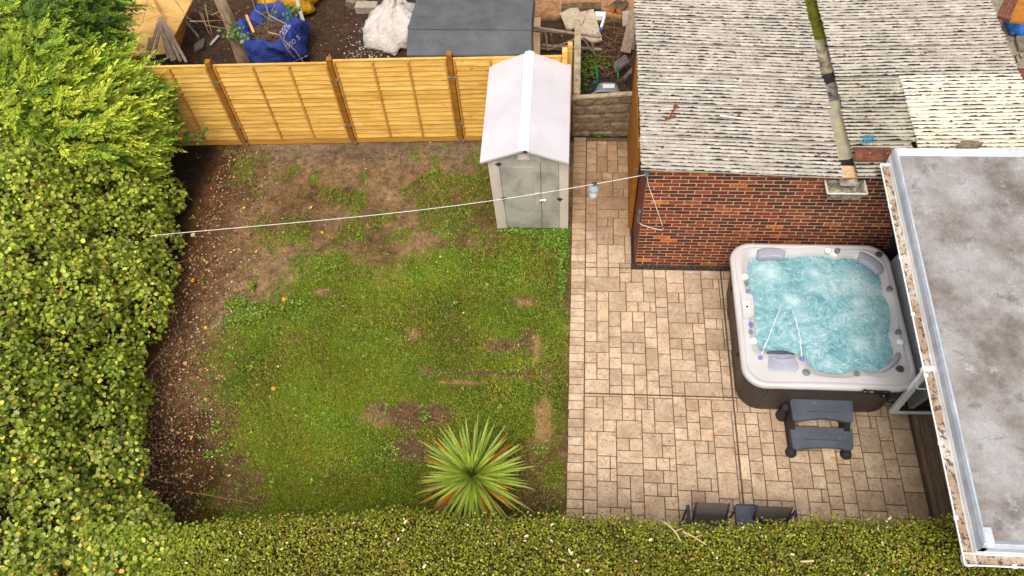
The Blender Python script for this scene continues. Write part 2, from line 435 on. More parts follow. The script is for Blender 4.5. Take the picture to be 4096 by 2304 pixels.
# random ashlar: units of 8 cm
U_ = 0.088
NXU, NYU = int((PAT_X1 - (-0.775)) / U_), int((PAT_Y1 - PAT_Y0) / U_)
occ = -np.ones((NXU, NYU), int); rects = []
SZ = [(3, 4), (4, 2), (2, 2), (2, 2), (6, 3), (4, 3), (3, 4), (2, 3), (4, 2), (4, 3), (2, 4), (3, 2), (5, 3), (3, 4)]
rr_ = random.Random(12)
for j in range(NYU):
    for i in range(NXU):
        if occ[i, j] >= 0: continue
        free = 0
        while i + free < NXU and occ[i + free, j] < 0 and free < 6: free += 1
        opts = SZ[:]; rr_.shuffle(opts); pick = None
        for wv, hv in opts:
            if wv > free or j + hv > NYU: continue
            if free - wv == 1: continue
            top_al = (i > 0 and j + hv < NYU and occ[i - 1, j + hv - 1] >= 0 and occ[i - 1, j + hv - 1] != (occ[i - 1, j + hv] if j + hv < NYU else -2))
            if top_al and rr_.random() < .85: continue
            if j > 0 and i + wv < NXU and occ[i + wv - 1, j - 1] != occ[i + wv, j - 1] and rr_.random() < .8: continue
            pick = (wv, hv); break
        if pick is None: pick = (min(free, 2), 1 if j + 2 > NYU else 2)
        wv, hv = pick
        occ[i:i + wv, j:j + hv] = len(rects); rects.append([i, j, wv, hv])
def emit_stone(x0, x1, y0, y1, name, g=0.0055):
    if x1 - x0 < 0.03 or y1 - y0 < 0.03: return
    wd, ht = x1 - x0 - 2 * g, y1 - y0 - 2 * g
    o = link(name, slab_mesh(wd, ht, 0.012, 0.005, STONE), patio,
             ((x0 + x1) / 2, (y0 + y1) / 2, 0.0335 + rr_.uniform(-0.0012, 0.0012)), (rr_.uniform(-.003, .003), rr_.uniform(-.003, .003), rr_.uniform(-.004, .004)))
    return o
JX, JY, JY2 = 1.293, -2.24, -0.084
def split(r):
    """cut a stone where a straight saw joint crosses it"""
    out = [r]
    for axis_, c_, hw in ((0, JX, .006), (1, JY, .006), (1, JY2, .004)):
        nxt = []
        for x0, x1, y0, y1 in out:
            if axis_ == 0 and x0 + .02 < c_ < x1 - .02: nxt += [(x0, c_ - hw, y0, y1), (c_ + hw, x1, y0, y1)]
            elif axis_ == 1 and y0 + .02 < c_ < y1 - .02 and not (c_ == JY2 and x0 > 0): nxt += [(x0, x1, y0, c_ - hw), (x0, x1, c_ + hw, y1)]
            else: nxt.append((x0, x1, y0, y1))
        out = nxt
    return out
for i, j, wv, hv in rects:
    x0 = -0.775 + i * U_; y0 = PAT_Y0 + j * U_; x1 = x0 + wv * U_; y1 = y0 + hv * U_
    for (a0, a1, b0, b1) in split((x0, x1, y0, y1)):
        if b0 > -0.11: a1 = min(a1, -0.06)
        elif b1 > -0.11 and a1 > -0.06: b1 = -0.108
        if b1 < -4.75: continue
        if a0 > 1.45 and a1 < 3.35 and b0 > -2.1: continue      # wholly under the hot tub
        emit_stone(a0, a1, b0, b1, 'paving_stone')
y = PAT_Y0 + 0.3
while y < PAT_Y1 - 0.02:
    h = rr_.uniform(0.115, 0.142); y1 = min(y + h, PAT_Y1)
    xl = PAT_X0 + rr_.uniform(-.004, .004)
    if y1 > -4.75: emit_stone(xl, -0.782, y, y1, 'border_stone', 0.005)
    y = y1
# dark gravel in the gap along the garage
t = NT('wet dark gravel'); v_ = t.vor(70, out='Color')
c = t.ramp(v_, [(0.1, lin(30, 28, 28)), (0.6, lin(60, 54, 50)), (0.95, lin(120, 108, 98))]); t.bump(t.vor(70), 1.0, 0.02); GRAVEL = t.done(c, 0.55, 0.4)
NP = 2600
px = np.concatenate([rng.uniform(-0.07, 0.0, NP // 2), rng.uniform(-0.06, 3.4, NP)]); py = np.concatenate([rng.uniform(-0.1, 0.8, NP // 2), rng.uniform(-0.1, -0.005, NP)])
V = []; Fq = []
base = np.array([[1, 0, 0], [0, 1, 0], [-1, 0, 0], [0, -1, 0], [0, 0, 1]], float)
sz = rng.uniform(0.006, 0.014, len(px)); an = rng.uniform(0, 6.28, len(px)); ca, sa = np.cos(an), np.sin(an)
B = base[None] * np.stack([sz * 1.2, sz, sz * .8], 1)[:, None]
X = B[..., 0] * ca[:, None] - B[..., 1] * sa[:, None] + px[:, None]; Y = B[..., 0] * sa[:, None] + B[..., 1] * ca[:, None] + py[:, None]; Z = B[..., 2] + 0.004
V = np.stack([X, Y, Z], 2).reshape(-1, 3); k = np.arange(len(px))[:, None] * 5
Fq = np.concatenate([k + np.array([[a, (a + 1) % 4, 4]]) for a in range(4)])
o = link('gravel', np_mesh('gravel', V, Fq, GRAVEL)); tag(o, 'dark wet gravel in the narrow gap between patio and brick garage', 'gravel', kind='stuff')

# ------------------------------------------------------------------ brick garage
garage = empty('brick_garage', (0, 0, 0), 'red brick double garage with mossy corrugated cement butterfly roof', 'garage')
t = NT('red facing brick')
rv = t.rnd(); n = t.noise(38, 5, 0.7, t.mapped((1, 1, 1))); nb = t.noise(11, 3, 0.6)
c = t.ramp(rv, [(0.0, lin(74, 46, 42)), (0.25, lin(98, 52, 42)), (0.5, lin(122, 58, 44)), (0.75, lin(142, 68, 46)), (0.93, lin(160, 80, 48)), (0.98, lin(200, 108, 50)), (0.99, lin(222, 138, 58))])
c = t.mix(t.ramp(nb, [(0.42, 0.0), (0.62, 0.6)]), c, lin(78, 48, 44))
c = t.mix(t.ramp(n, [(0.55, 0.0), (0.75, 0.55)]), c, lin(178, 94, 58))
t.bump(n, 0.5, 0.01); BRICK = t.done(c, 0.88, 0.2)
MORTAR = simple('lime mortar', lin(188, 150, 112), lin(220, 188, 148), 14, 0.95, 0.1, 0.3, 80)
def zroofL(x): return 2.275 - 0.047 * (x + 0.1)
def zroofR(x): return 2.165 + 0.030 * (x - 2.7)
m = MB(); m.box((1.95, 0.112, 1.03), (3.9, 0.2, 2.06)); wall = m.build('wall', MORTAR, garage)
m = MB(); m.prism([(0.0, .012, 2.06), (3.9, .012, 2.06), (3.9, .012, 2.11), (2.6, .012, 2.11), (0, .012, 2.235)], (0, .2, 0)); m.build('gable', MORTAR, garage)
bl = []
for r in range(31):
    z0 = r * 0.075; x = 0.0; first = 0.1025 if r % 2 == 0 else 0.215
    ln = first
    while x < 3.85:
        zr = (zroofL(x + ln / 2) if x < 2.6 else zroofR(x + ln / 2)) - 0.02
        if z0 + 0.065 < zr: bl.append((x, z0 + 0.0325 + 0.005, ln))
        x += ln + 0.010; ln = 0.215
vis = [b for b in bl if not (1.35 < b[0] < 3.2 and b[1] < 0.62)]
def dist(b): return np.linalg.norm(np.array([b[0] + b[2] / 2, 0, b[1]]) - CAMPOS)
vis.sort(key=dist); big = set(vis[:300])
def brick_mesh(ln):
    me = slab_mesh(ln - 0.004, 0.061, 0.014, 0.0025, BRICK); return me
for b in vis[:300]:
    link('brick', brick_mesh(b[2]), wall, (b[0] + b[2] / 2, 0.009 + rr_.uniform(-.0012, .0012), b[1] + rr_.uniform(-.002, .002)), (math.pi / 2, rr_.uniform(-.006, .006), 0))
m = MB()
for b in bl:
    if b in big: continue
    m.box((b[0] + b[2] / 2, 0.009 + 0.006 + rr_.uniform(-.0012, .0012), b[1]), (b[2] - .004, 0.012, 0.061), 0.0025)
o = m.build('brick_courses', BRICK, wall); o['kind'] = 'stuff'
REDWOOD = simple('flaking red brown paint', lin(96, 48, 36), lin(126, 72, 54), 9, 0.7, 0.3, 0.5, 70, stretch=(1, 1, .15), speck=(lin(176, 150, 130), 40, .62))
m = MB()
for k in range(22):
    m.box((-0.012, 0.004 + 0.16 * k + 0.08, 1.10), (0.024, 0.152, 2.14), 0.004)
side = m.build('side_cladding', REDWOOD, garage, label='red brown painted timber side of the garage')
m = MB(); m.box((2.6, 2.0, 1.0), (5.1, 3.4, 2.0)); m.build('inner_block', MORTAR, garage)

# corrugated cement roof
def sheet_mat(name, ca, cb, cc, lich, lichen_shade_col, seed):
    t = NT(name)
    v = t.mapped((0.5, 1, 1), loc=(seed, seed * 2.3, 0))
    n = t.noise(7, 6, 0.75, v); nf = t.noise(70, 4, 0.8)
    c = t.ramp(n, [(0.3, ca), (0.52, cb), (0.72, cc)])
    c = t.mix(1.0, c, t.ramp(nf, [(0.3, (.62, .60, .58, 1)), (0.5, (1, 1, 1, 1)), (0.75, (1.28, 1.27, 1.22, 1))]), 'MULTIPLY')
    # lichen sits low on the front flank of each corrugation: phase of the profile along y
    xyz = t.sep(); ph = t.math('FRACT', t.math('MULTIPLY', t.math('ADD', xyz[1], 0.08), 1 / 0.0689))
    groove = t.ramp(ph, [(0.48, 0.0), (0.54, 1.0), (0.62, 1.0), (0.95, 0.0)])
    cell = t.math('FLOOR', t.math('MULTIPLY', t.math('ADD', xyz[1], 0.08), 1 / 0.0689)); cv = t.n('ShaderNodeCombineXYZ')
    t.L(t.math('MULTIPLY', xyz[0], 8.0), cv.inputs[0]); t.L(t.math('MULTIPLY', cell, 7.37), cv.inputs[1]); t.L(t.math('MULTIPLY', xyz[1], 9.0), cv.inputs[2])
    st = t.noise(1.0, 5, 0.72, cv.outputs[0])
    groove_shade = t.math('MULTIPLY', t.ramp(ph, [(0.42, 0.0), (0.52, 1.0), (0.66, 0.0)]), t.ramp(t.noise(9, 5, .7, t.mapped((.4, 1, 1))), [(.3, .45), (.6, .95)]))  # corrugation shade painted into the colour as a dark line along each groove
    c = t.mix(groove_shade, c, t.mix(.55, lichen_shade_col, ca))
    big = t.noise(0.9, 3, 0.6, t.mapped((1, 1.6, 1), loc=(seed * 5, 1, 0)))
    th = t.math('ADD', t.math('ADD', st, t.math('MULTIPLY', big, 0.35)), t.math('MULTIPLY', groove, 0.36))
    msk = t.ramp(th, [(lich, 0.0), (lich + .025, 1.0)])
    c = t.mix(msk, c, lichen_shade_col)
    wht = t.ramp(t.noise(1, 3, 0.6, t.mapped((5, 13, 10), loc=(seed * 7, 4, 0))), [(0.68, 0.0), (0.72, 0.55)]); c = t.mix(wht, c, lin(232, 222, 200))
    t.bump(t.math('ADD', nf, msk), 0.5, 0.008)
    return t.done(c, 0.93, 0.15)
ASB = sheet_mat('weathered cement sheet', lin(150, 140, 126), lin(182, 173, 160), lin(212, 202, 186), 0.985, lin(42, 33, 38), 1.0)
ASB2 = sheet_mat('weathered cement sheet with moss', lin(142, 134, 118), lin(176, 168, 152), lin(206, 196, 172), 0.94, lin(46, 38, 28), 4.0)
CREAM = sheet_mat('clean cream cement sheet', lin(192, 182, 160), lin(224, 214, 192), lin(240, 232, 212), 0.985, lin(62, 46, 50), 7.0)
PITCH = 0.0689
def corr(x0, x1, y0, y1, zf, name, mat, parent, lift=0.0, amp=0.0125, th=0.008, nxs=26, tiltj=0.0):
    ns = max(8, int(round((y1 - y0) / PITCH * 8)))
    xs = np.linspace(x0, x1, nxs + 1); ys = np.linspace(y0, y1, ns + 1)
    edge0 = np.array([rr_.uniform(-.012, .012) for _ in ys]); edge1 = np.array([rr_.uniform(-.015, .015) for _ in ys])
    Vt = []
    for i, x in enumerate(xs):
        for j, yv in enumerate(ys):
            xx = x + (edge0[j] if i == 0 else 0) + (edge1[j] if i == nxs else 0)
            z = zf(xx) + amp * math.cos(2 * math.pi * (yv + 0.08) / PITCH) + amp + lift + 0.004 * math.sin(x * 2.1 + yv * 3) + tiltj * (yv - y0)
            Vt.append((xx, yv, z))
    Vt = np.array(Vt); Vb = Vt.copy(); Vb[:, 2] -= th
    nyv = ns + 1; I = np.arange(len(Vt)).reshape(nxs + 1, nyv); N = len(Vt)
    top = np.stack([I[:-1, :-1].ravel(), I[1:, :-1].ravel(), I[1:, 1:].ravel(), I[:-1, 1:].ravel()], 1)
    bot = top[:, ::-1] + N
    rim = np.concatenate([I[:, 0], I[-1, 1:], I[-2::-1, -1], I[0, -2:0:-1]])
    r2 = np.roll(rim, -1); sidef = np.stack([rim, rim + N, r2 + N, r2], 1)
    me = np_mesh(name, np.concatenate([Vt, Vb]), np.concatenate([top, bot, sidef]), mat)
    o = link(name, me, parent); smooth_auto(o, 50); return o
S9 = PITCH * 9
RUST = simple('rusty iron', lin(96, 46, 34), lin(160, 80, 52), 30, 0.9, 0.2, 0.5, 90)
bolt = MB().lathe((0, 0, 0), [(0.022, 0.0), (0.022, 0.004), (0.012, 0.008), (0.008, 0.018)], 6).mesh('roof_bolt', RUST)
for k in range(7):
    y0 = -0.08 + S9 * k
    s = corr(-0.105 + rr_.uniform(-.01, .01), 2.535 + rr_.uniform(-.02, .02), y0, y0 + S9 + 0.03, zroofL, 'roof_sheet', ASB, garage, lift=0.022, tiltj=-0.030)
    for xb in (0.18, 1.28, 2.30):
        yc = y0 + S9 * (0.82 if k else 0.70) + rr_.uniform(-.02, .02)
        yc = round((yc + 0.08) / PITCH) * PITCH - 0.08
        xx = xb + rr_.uniform(-.05, .05)
        link('roof_bolt', bolt, s, (xx, yc, zroofL(xx) + 0.036), (rr_.uniform(-.2, .2), rr_.uniform(-.2, .2), rr_.uniform(0, 3)))
RY = [-0.08 + S9 * q for q in (0, 1, 2, 3, 4, 5, 6, 7)]
for k in range(7):
    y0 = RY[k]
    if k == 0: xe = 3.5
    else: xe = 5.19 - 0.04 * 0 + 0.005 * k
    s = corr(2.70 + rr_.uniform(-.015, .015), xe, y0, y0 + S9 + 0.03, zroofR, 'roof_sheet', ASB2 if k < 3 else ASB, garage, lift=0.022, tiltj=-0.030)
    for xb in (2.95, 4.05, 5.02):
        if xb > xe or (k < 3 and xb > 3.4): continue
        xx = xb + rr_.uniform(-.05, .05); yc = round((y0 + S9 * .8 + 0.08) / PITCH) * PITCH - 0.08
        link('roof_bolt', bolt, s, (xx, yc, zroofR(xx) + 0.036), (0, 0, rr_.uniform(0, 3)))
for k in range(3):
    y0 = -0.08 + S9 * k + (0.12 if k == 0 else 0)
    y1 = -0.08 + S9 * (k + 1) + 0.03
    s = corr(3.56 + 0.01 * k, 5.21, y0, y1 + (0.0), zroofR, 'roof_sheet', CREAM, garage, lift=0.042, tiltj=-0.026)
    s['label'] = 'cleaner cream corrugated roof sheet'
    for xb in (4.0, 5.0):
        xx = xb + rr_.uniform(-.1, .1); yc = round((y0 + S9 * .6 + 0.08) / PITCH) * PITCH - 0.08
        link('roof_bolt', bolt, s, (xx, yc, zroofR(xx) + 0.060), (0, 0, rr_.uniform(0, 3)))
# valley gutter between the two slopes
GUT = [(-0.10, 0.06, simple('grey cement gutter', lin(120, 112, 100), lin(176, 166, 150), 9, 0.9, 0.1, 0.5)),
       (0.06, 0.36, simple('black bitumen patch', lin(22, 20, 24), lin(58, 50, 50), 8, 0.8, 0.3, 0.4)),
       (0.36, 1.46, simple('pale lichened gutter', lin(150, 146, 134), lin(190, 176, 130), 4, 0.9, 0.1, 0.4, speck=(lin(60, 54, 50), 38, .66))),
       (1.46, 1.82, simple('blackened gutter', lin(40, 36, 36), lin(150, 140, 124), 10, 0.85, 0.2, 0.5)),
       (1.82, 2.02, simple('bitumen joint', lin(16, 15, 20), lin(44, 40, 42), 8, 0.5, 0.4, 0.3)),
       (2.02, 2.75, simple('stained gutter', lin(48, 42, 36), lin(172, 158, 130), 7, 0.9, 0.1, 0.5)),
       (2.75, 4.3, simple('mossy gutter', lin(70, 66, 20), lin(104, 104, 30), 12, 0.95, 0.1, 0.9, 60))]
for y0, y1, gm in GUT:
    ny_ = max(3, int((y1 - y0) / 0.08)); Pg = []
    for a in range(13):
        th_ = math.pi * (a / 12.0); row = []
        for q in range(ny_ + 1):
            yy = y0 + (y1 - y0) * q / ny_; wj = 0.006 * math.sin(yy * 37 + a)
            row.append((2.617 + 0.12 * -math.cos(th_) + wj, yy, 2.115 - 0.055 * math.sin(th_) + wj * .6))
        Pg.append(row)
    m = MB(); m.grid(Pg); o = m.build('gutter_section', gm, garage, smooth=True)
# rainwater hopper on the wall below the valley
HOP = simple('mossy cement hopper', lin(86, 80, 66), lin(196, 186, 162), 18, 0.9, 0.2, 0.6, 60)
m = MB()
def ring(x0, x1, y0, y1, z): return [(x0, y0, z), (x1, y0, z), (x1, y1, z), (x0, y1, z)]
A = ring(2.33, 2.84, -0.235, -0.005, 2.07); Bq = ring(2.38, 2.79, -0.19, -0.005, 1.90)
A2 = ring(2.355, 2.815, -0.21, -0.02, 2.07); B2 = ring(2.40, 2.77, -0.17, -0.02, 1.93)
for q in range(4):
    r_ = (q + 1) % 4
    m.add([A[q], A[r_], Bq[r_], Bq[q]], [(0, 3, 2, 1)]); m.add([A2[q], A2[r_], B2[r_], B2[q]], [(0, 1, 2, 3)]); m.add([A[q], A[r_], A2[r_], A2[q]], [(0, 1, 2, 3)])
m.add(B2, [(0, 1, 2, 3)]); m.add(Bq, [(3, 2, 1, 0)])
hp = m.build('rainwater_hopper', HOP, garage)
m = MB(); m.tube([A[0], A[1], A[2]], 0.012, 6); m.tube([A[0], A[3]], 0.012, 6); m.build('rim', simple('pale rim', lin(190, 186, 176), lin(220, 214, 200), 20), hp)
# things lying on the roof
m = MB(); a = np.array([0.50, 1.17, 2.33]); 
p0 = at(2703, 425, 2.32); p1 = at(2678, 470, 2.32)
m.tube([p0, (p0 + p1) / 2 + [0, 0, .01], p1], 0.013, 8); m.lathe(p0, [(0.034, -.005), (0.034, .008), (0.02, .02)], 8)
m.bar(at(2660, 476, 2.32), at(2702, 464, 2.32), 0.035, 0.012, 0.003)
o = m.build('rusty_bracket', RUST); tag(o, 'rusty iron bracket lying near the left edge of the corrugated roof', 'bracket')
TC = simple('weathered terracotta', lin(88, 52, 40), lin(128, 76, 58), 7, 0.9, 0.2, 0.6, 40, speck=(lin(186, 170, 130), 28, .66))
c0 = (at(3445, 588, 2.24) + at(3530, 655, 2.24)) / 2
m = MB(); Pg = []
for a in range(9):
    th_ = math.pi * a / 8; Pg.append([(c0[0] + xx, c0[1] - 0.10 * math.cos(th_) * 1.15, c0[2] + 0.02 + 0.05 * math.sin(th_)) for xx in (-.24, -.1, .05, .24)])
m.grid(Pg); P2g = [[(p[0], c0[1] + (p[1] - c0[1]) * .86, p[2] - 0.016) for p in row] for row in Pg]; m.grid(P2g[::-1])
for xi in (0, 3):
    m.grid([[Pg[a][xi] for a in range(9)], [P2g[a][xi] for a in range(9)]])
o = m.build('roof_tile', TC, smooth=True); tag(o, 'weathered terracotta ridge tile on the corrugated roof beside the flat roof corner', 'tile')
m = MB(); c0 = at(3870, 588, 2.26)
m.prism([c0 + [-.16, -.02, 0], c0 + [-.09, .05, 0], c0 + [.12, .05, 0], c0 + [.16, -.01, 0], c0 + [.05, -.07, 0], c0 + [-.12, -.07, 0]], (0, 0, .07))
o = m.build('broken_slab', simple('broken concrete', lin(110, 96, 76), lin(150, 132, 104), 20, .9, .1, .8, 50)); tag(o, 'broken lump of brown concrete on the roof behind the flat roof edge', 'rubble')
m = MB(); m.bar(at(3672, 408, 2.27), at(3702, 372, 2.27), 0.035, 0.012, 0.002)
o = m.build('wood_strip', simple('bleached wood', lin(226, 212, 186), lin(240, 230, 210), 8)); tag(o, 'short bleached wood strip lying on the cream roof sheets', 'wood strip')
TW = simple('blue baler twine', lin(30, 140, 180), lin(50, 170, 200), 8)
m = MB(); c0 = at(3470, 562, 2.24)
for q in range(7):
    pts = [c0 + np.array([rr_.uniform(-.09, .09), rr_.uniform(-.09, .09), rr_.uniform(.0, .05)]) for _ in range(5)]
    m.tube(pts, 0.004, 5)
o = m.build('twine', TW); tag(o, 'tangle of bright blue twine on the corrugated roof', 'twine')
for (u0, v0, u1, v1), lab in (((2600, 336, 2950, 346), 'long pale batten in a groove of the roof beside the rusty bracket'), ((2880, 462, 3000, 478), 'short pale batten in a groove in the middle of the left roof slope')):
    m = MB(); m.bar(at(u0, v0, 2.30), at(u1, v1, 2.24), 0.022, 0.012, 0.002)
    o = m.build('batten', simple('bleached batten', lin(226, 214, 190), lin(244, 234, 214), 6)); tag(o, lab, 'batten')

# ------------------------------------------------------------------ garden fence
PINE = None
def pine(name, a, b, cc, knots=0.6):
    t = NT(name)
    v = t.mapped((1.2, 1, 14)); n = t.noise(2.2, 6, 0.65, v, 0.6); rv = t.rnd()
    c = t.ramp(n, [(0.3, a), (0.5, b), (0.72, cc)])
    c = t.mix(1.0, c, t.ramp(rv, [(0.0, (.86, .84, .78, 1)), (1.0, (1.1, 1.1, 1.1, 1))]), 'MULTIPLY')
    k = t.vor(1.0, t.mapped((4.2, 1, 11)), out='Distance'); kc = t.vor(1.0, t.mapped((4.2, 1, 11)), out='Color')
    km = t.math('MULTIPLY', t.ramp(k, [(0.07, 1.0), (0.17, 0.0)]), t.ramp(kc, [(0.55, 0.0), (0.6, 1.0)]))
    c = t.mix(t.math('MULTIPLY', km, knots), c, lin(120, 66, 20))
    t.bump(t.noise(6, 5, 0.7, t.mapped((2, 2, 30))), 0.25, 0.006)
    return t.done(c, 0.72, 0.25)
SLATM = pine('new pine boards', lin(196, 142, 58), lin(224, 174, 86), lin(240, 200, 118), .9)
RAILM = pine('pine rail', lin(208, 152, 70), lin(230, 180, 96), lin(242, 204, 130), 0.3)
POSTM = pine('treated fence post', lin(128, 80, 24), lin(156, 102, 34), lin(182, 124, 50), 0.3)
BATM = pine('treated batten', lin(176, 118, 44), lin(198, 142, 62), lin(216, 162, 80), 0.3)
GALV = simple('galvanised steel', lin(120, 136, 150), lin(160, 172, 182), 20, 0.4, 0.5, metal=0.6)
fd = np.array([1.92, 0.0655]); fd = fd / np.linalg.norm(fd); FR = math.atan2(fd[1], fd[0])
P1 = np.array([-6.80, 2.436]); fence = empty('panel_fence', (-4.9, 2.5, 0), 'new yellow pine lap panel fence along the back of the lawn', 'fence')
def fp(s_, off, z): return (P1[0] + fd[0] * s_ - fd[1] * off, P1[1] + fd[1] * s_ + fd[0] * off, z)
POST_S = [-1.93, 0.0, 1.942, 3.842, 5.64]
tops = [1.83, 1.83, 1.83, 1.875, 1.86]
FM = Matrix.Rotation(FR, 4, 'Z')
def fbox(m, s0, s1, o0, o1, z0, z1, ch=0.004):
    c = fp((s0 + s1) / 2, (o0 + o1) / 2, (z0 + z1) / 2); m.box(c, (abs(s1 - s0), abs(o1 - o0), z1 - z0), ch, rz=FR); return m
for i, s_ in enumerate(POST_S):
    if i == 0 : continue
    hgt = [1.95, 1.93, 1.93, 1.98, 2.0][i]
    m = MB(); fbox(m, s_ - .042, s_ + .042, -.06, .035, 0, hgt, .006)
    po = m.build('post', POSTM if i < 4 else RAILM, fence)
    for zc in (0.06, 0.48, 1.50):
        for sg in (-1, 1):
            m = MB(); fbox(m, s_ + sg * .044 - .018, s_ + sg * .044 + .018, -.064, -.048, zc - .028, zc + .028, .002); m.build('bracket', GALV, po)
for i in range(4):
    s0, s1 = POST_S[i] + .046, POST_S[i + 1] - .046; zt = tops[i + 1]
    pe = MB(); fbox(pe, s0, s1, -.012, .026, zt - .028, zt, .004); pan = pe.build('panel', RAILM, fence)      # the capping is the panel's own mesh
    m = MB(); fbox(m, s0, s1, -.012, .012, 0.01, 0.155, .004); m.build('gravel_board', BATM, fence)
    NS = 17; ex = (zt - .03 - 0.16) / NS
    for q in range(NS):
        zb = 0.16 + q * ex - 0.014; ztp = 0.16 + (q + 1) * ex + 0.012; npt = 9; V = []
        ph = rr_.uniform(0, 9)
        for k2 in range(npt):
            s_ = s0 + .012 + (s1 - s0 - .024) * k2 / (npt - 1)
            wv = 0.010 * math.sin(k2 * 1.3 + ph) * rr_.uniform(.2, 1) + rr_.uniform(-.003, .003)
            V += [fp(s_, -0.022, zb + wv), fp(s_, 0.008, ztp), fp(s_, 0.016, ztp), fp(s_, -0.006, zb + wv)]
        Fc = []
        for k2 in range(npt - 1):
            b = k2 * 4; Fc += [(b, b + 4, b + 5, b + 1), (b + 3, b + 2, b + 6, b + 7), (b, b + 3, b + 7, b + 4)]
        m = MB(); m.add(V, Fc); m.build('slat', SLATM, pan)
    for fr in (0.0, 0.345, 0.665, 1.0):
        sc_ = s0 + .02 + (s1 - s0 - .04) * fr
        m = MB(); fbox(m, sc_ - .016, sc_ + .016, -.046, -.014, 0.17, zt - .03, .004); m.build('batten', BATM, pan)

# ------------------------------------------------------------------ block walls behind the path
BLK = None
t = NT('rough walling block'); n = t.noise(9, 6, .75); c = t.ramp(n, [(.3, lin(104, 90, 72)), (.5, lin(146, 128, 104)), (.72, lin(180, 160, 132))])
c = t.mix(1.0, c, t.ramp(t.rnd(), [(0, (.85, .85, .85, 1)), (1, (1.12, 1.1, 1.06, 1))]), 'MULTIPLY'); t.bump(t.noise(22, 6, .75, dist=1.0), 1.0, .03); BLK = t.done(c, .92, .15)
COPE = simple('pale cement coping', lin(150, 132, 106), lin(196, 176, 146), 10, .9, .1, .6, 50, speck=(lin(70, 60, 50), 26, .64))
MORT2 = simple('grey mortar', lin(120, 100, 78), lin(150, 128, 100), 14, .95, .1, .5)
bw = empty('block_wall', (-0.5, 2.72, 0), 'low brown stone block wall closing the end of the paved path', 'wall')
def zbw(x): return 0.90 + (x + 1.03) * 0.105
m = MB(); m.prism([(-1.02, 2.69, 0), (0.0, 2.69, 0), (0.0, 2.69, .97), (-1.02, 2.69, .87)], (0, .085, 0)); core = m.build('core', MORT2, bw)
rows = [0, .13, .33, .53, .73, 0.90]
for r in range(5):
    x = -1.03 - (0.12 if r % 2 else 0.0); xs_ = []
    while x < 0.0:
        ln = rr_.uniform(.3, .5); xs_.append((max(x, -1.03), min(x + ln, 0.005))); x += ln
    for (xa, xb) in xs_:
        if xb - xa < .05: continue
        z0 = rows[r] * zbw((xa + xb) / 2) / .92; z1 = rows[r + 1] * zbw((xa + xb) / 2) / .92
        npx = 7; npz = 5; Pg = []
        for a in range(npx):
            row = []
            for b in range(npz):
                fx, fz = a / (npx - 1), b / (npz - 1); ed = min(fx, 1 - fx, fz, 1 - fz)
                row.append((xa + .006 + (xb - xa - .012) * fx, 2.688 - (0.0 if ed == 0 else .018 + rr_.uniform(-.009, .009)), z0 + .005 + (z1 - z0 - .01) * fz))
            Pg.append(row)
        m = MB(); m.grid(Pg); m.build('block', BLK, core)
m = MB()
for k in range(2):
    xa, xb = -1.035 + .52 * k, -1.035 + .52 * (k + 1) - .006
    m.prism([(xa, 2.655, zbw(xa) - .01), (xb, 2.655, zbw(xb) - .01), (xb, 2.655, zbw(xb) + .03), (xa, 2.655, zbw(xa) + .03)], (0, .075, 0))
m.build('coping', COPE, bw)
sw = empty('block_wall', (-0.96, 3.7, 0), 'narrow lichened concrete block wall running back behind the small shed', 'wall')
y = 2.74; k = 0
while y < 4.55:
    ln = [.44, .62, .45, .40][k % 4]; y1 = min(y + ln, 4.58)
    for z0, z1 in ((0, .24), (.245, .49), (.495, .74), (.745, .985)):
        m = MB(); m.box((-0.965 + rr_.uniform(-.004, .004), (y + y1) / 2, (z0 + z1) / 2), (0.115, y1 - y - .008, z1 - z0), .008)
        m.build('block', COPE, sw)
    y = y1; k += 1

# ------------------------------------------------------------------ timber gate leaf beside the garage
OCH = pine('ochre stained boards', lin(140, 88, 22), lin(170, 112, 36), lin(190, 132, 54), .3)
gate = empty('timber_gate', (-0.07, 1.7, 0), 'tall ochre timber gate leaf standing along the garage side', 'gate')
ga, gb = np.array([-0.085, 0.75]), np.array([-0.062, 2.60]); gL = np.linalg.norm(gb - ga); gdir = (gb - ga) / gL; gr = math.atan2(gdir[1], gdir[0])
for k in range(14):
    c_ = ga + gdir * (gL * (k + .5) / 14)
    m = MB(); m.box((c_[0], c_[1], 0.97), (gL / 14 - .006, .022, 1.82), .004, rz=gr); m.build('board', OCH, gate)
for zc in (0.3, 0.95, 1.7):
    m = MB(); c_ = (ga + gb) / 2; m.box((c_[0] + .026, c_[1], zc), (gL - .05, .028, .09), .004, rz=gr); m.build('ledge', OCH, gate)
m = MB(); m.box((ga[0] + .01, ga[1] - .035, 0.95), (.07, .05, 1.9), .006); m.build('hanging_post', OCH, gate)
m = MB(); c_ = atx(2545, 690, -.105); m.bar(c_ + [0, .03, .06], c_ + [0, .03, -.09], .02, .01, .002, (1, 0, 0)); m.tube([c_ + [-.012, .03, .07], c_ + [-.012, .03, -.02]], .007, 6); m.build('bolt', GALV, gate)

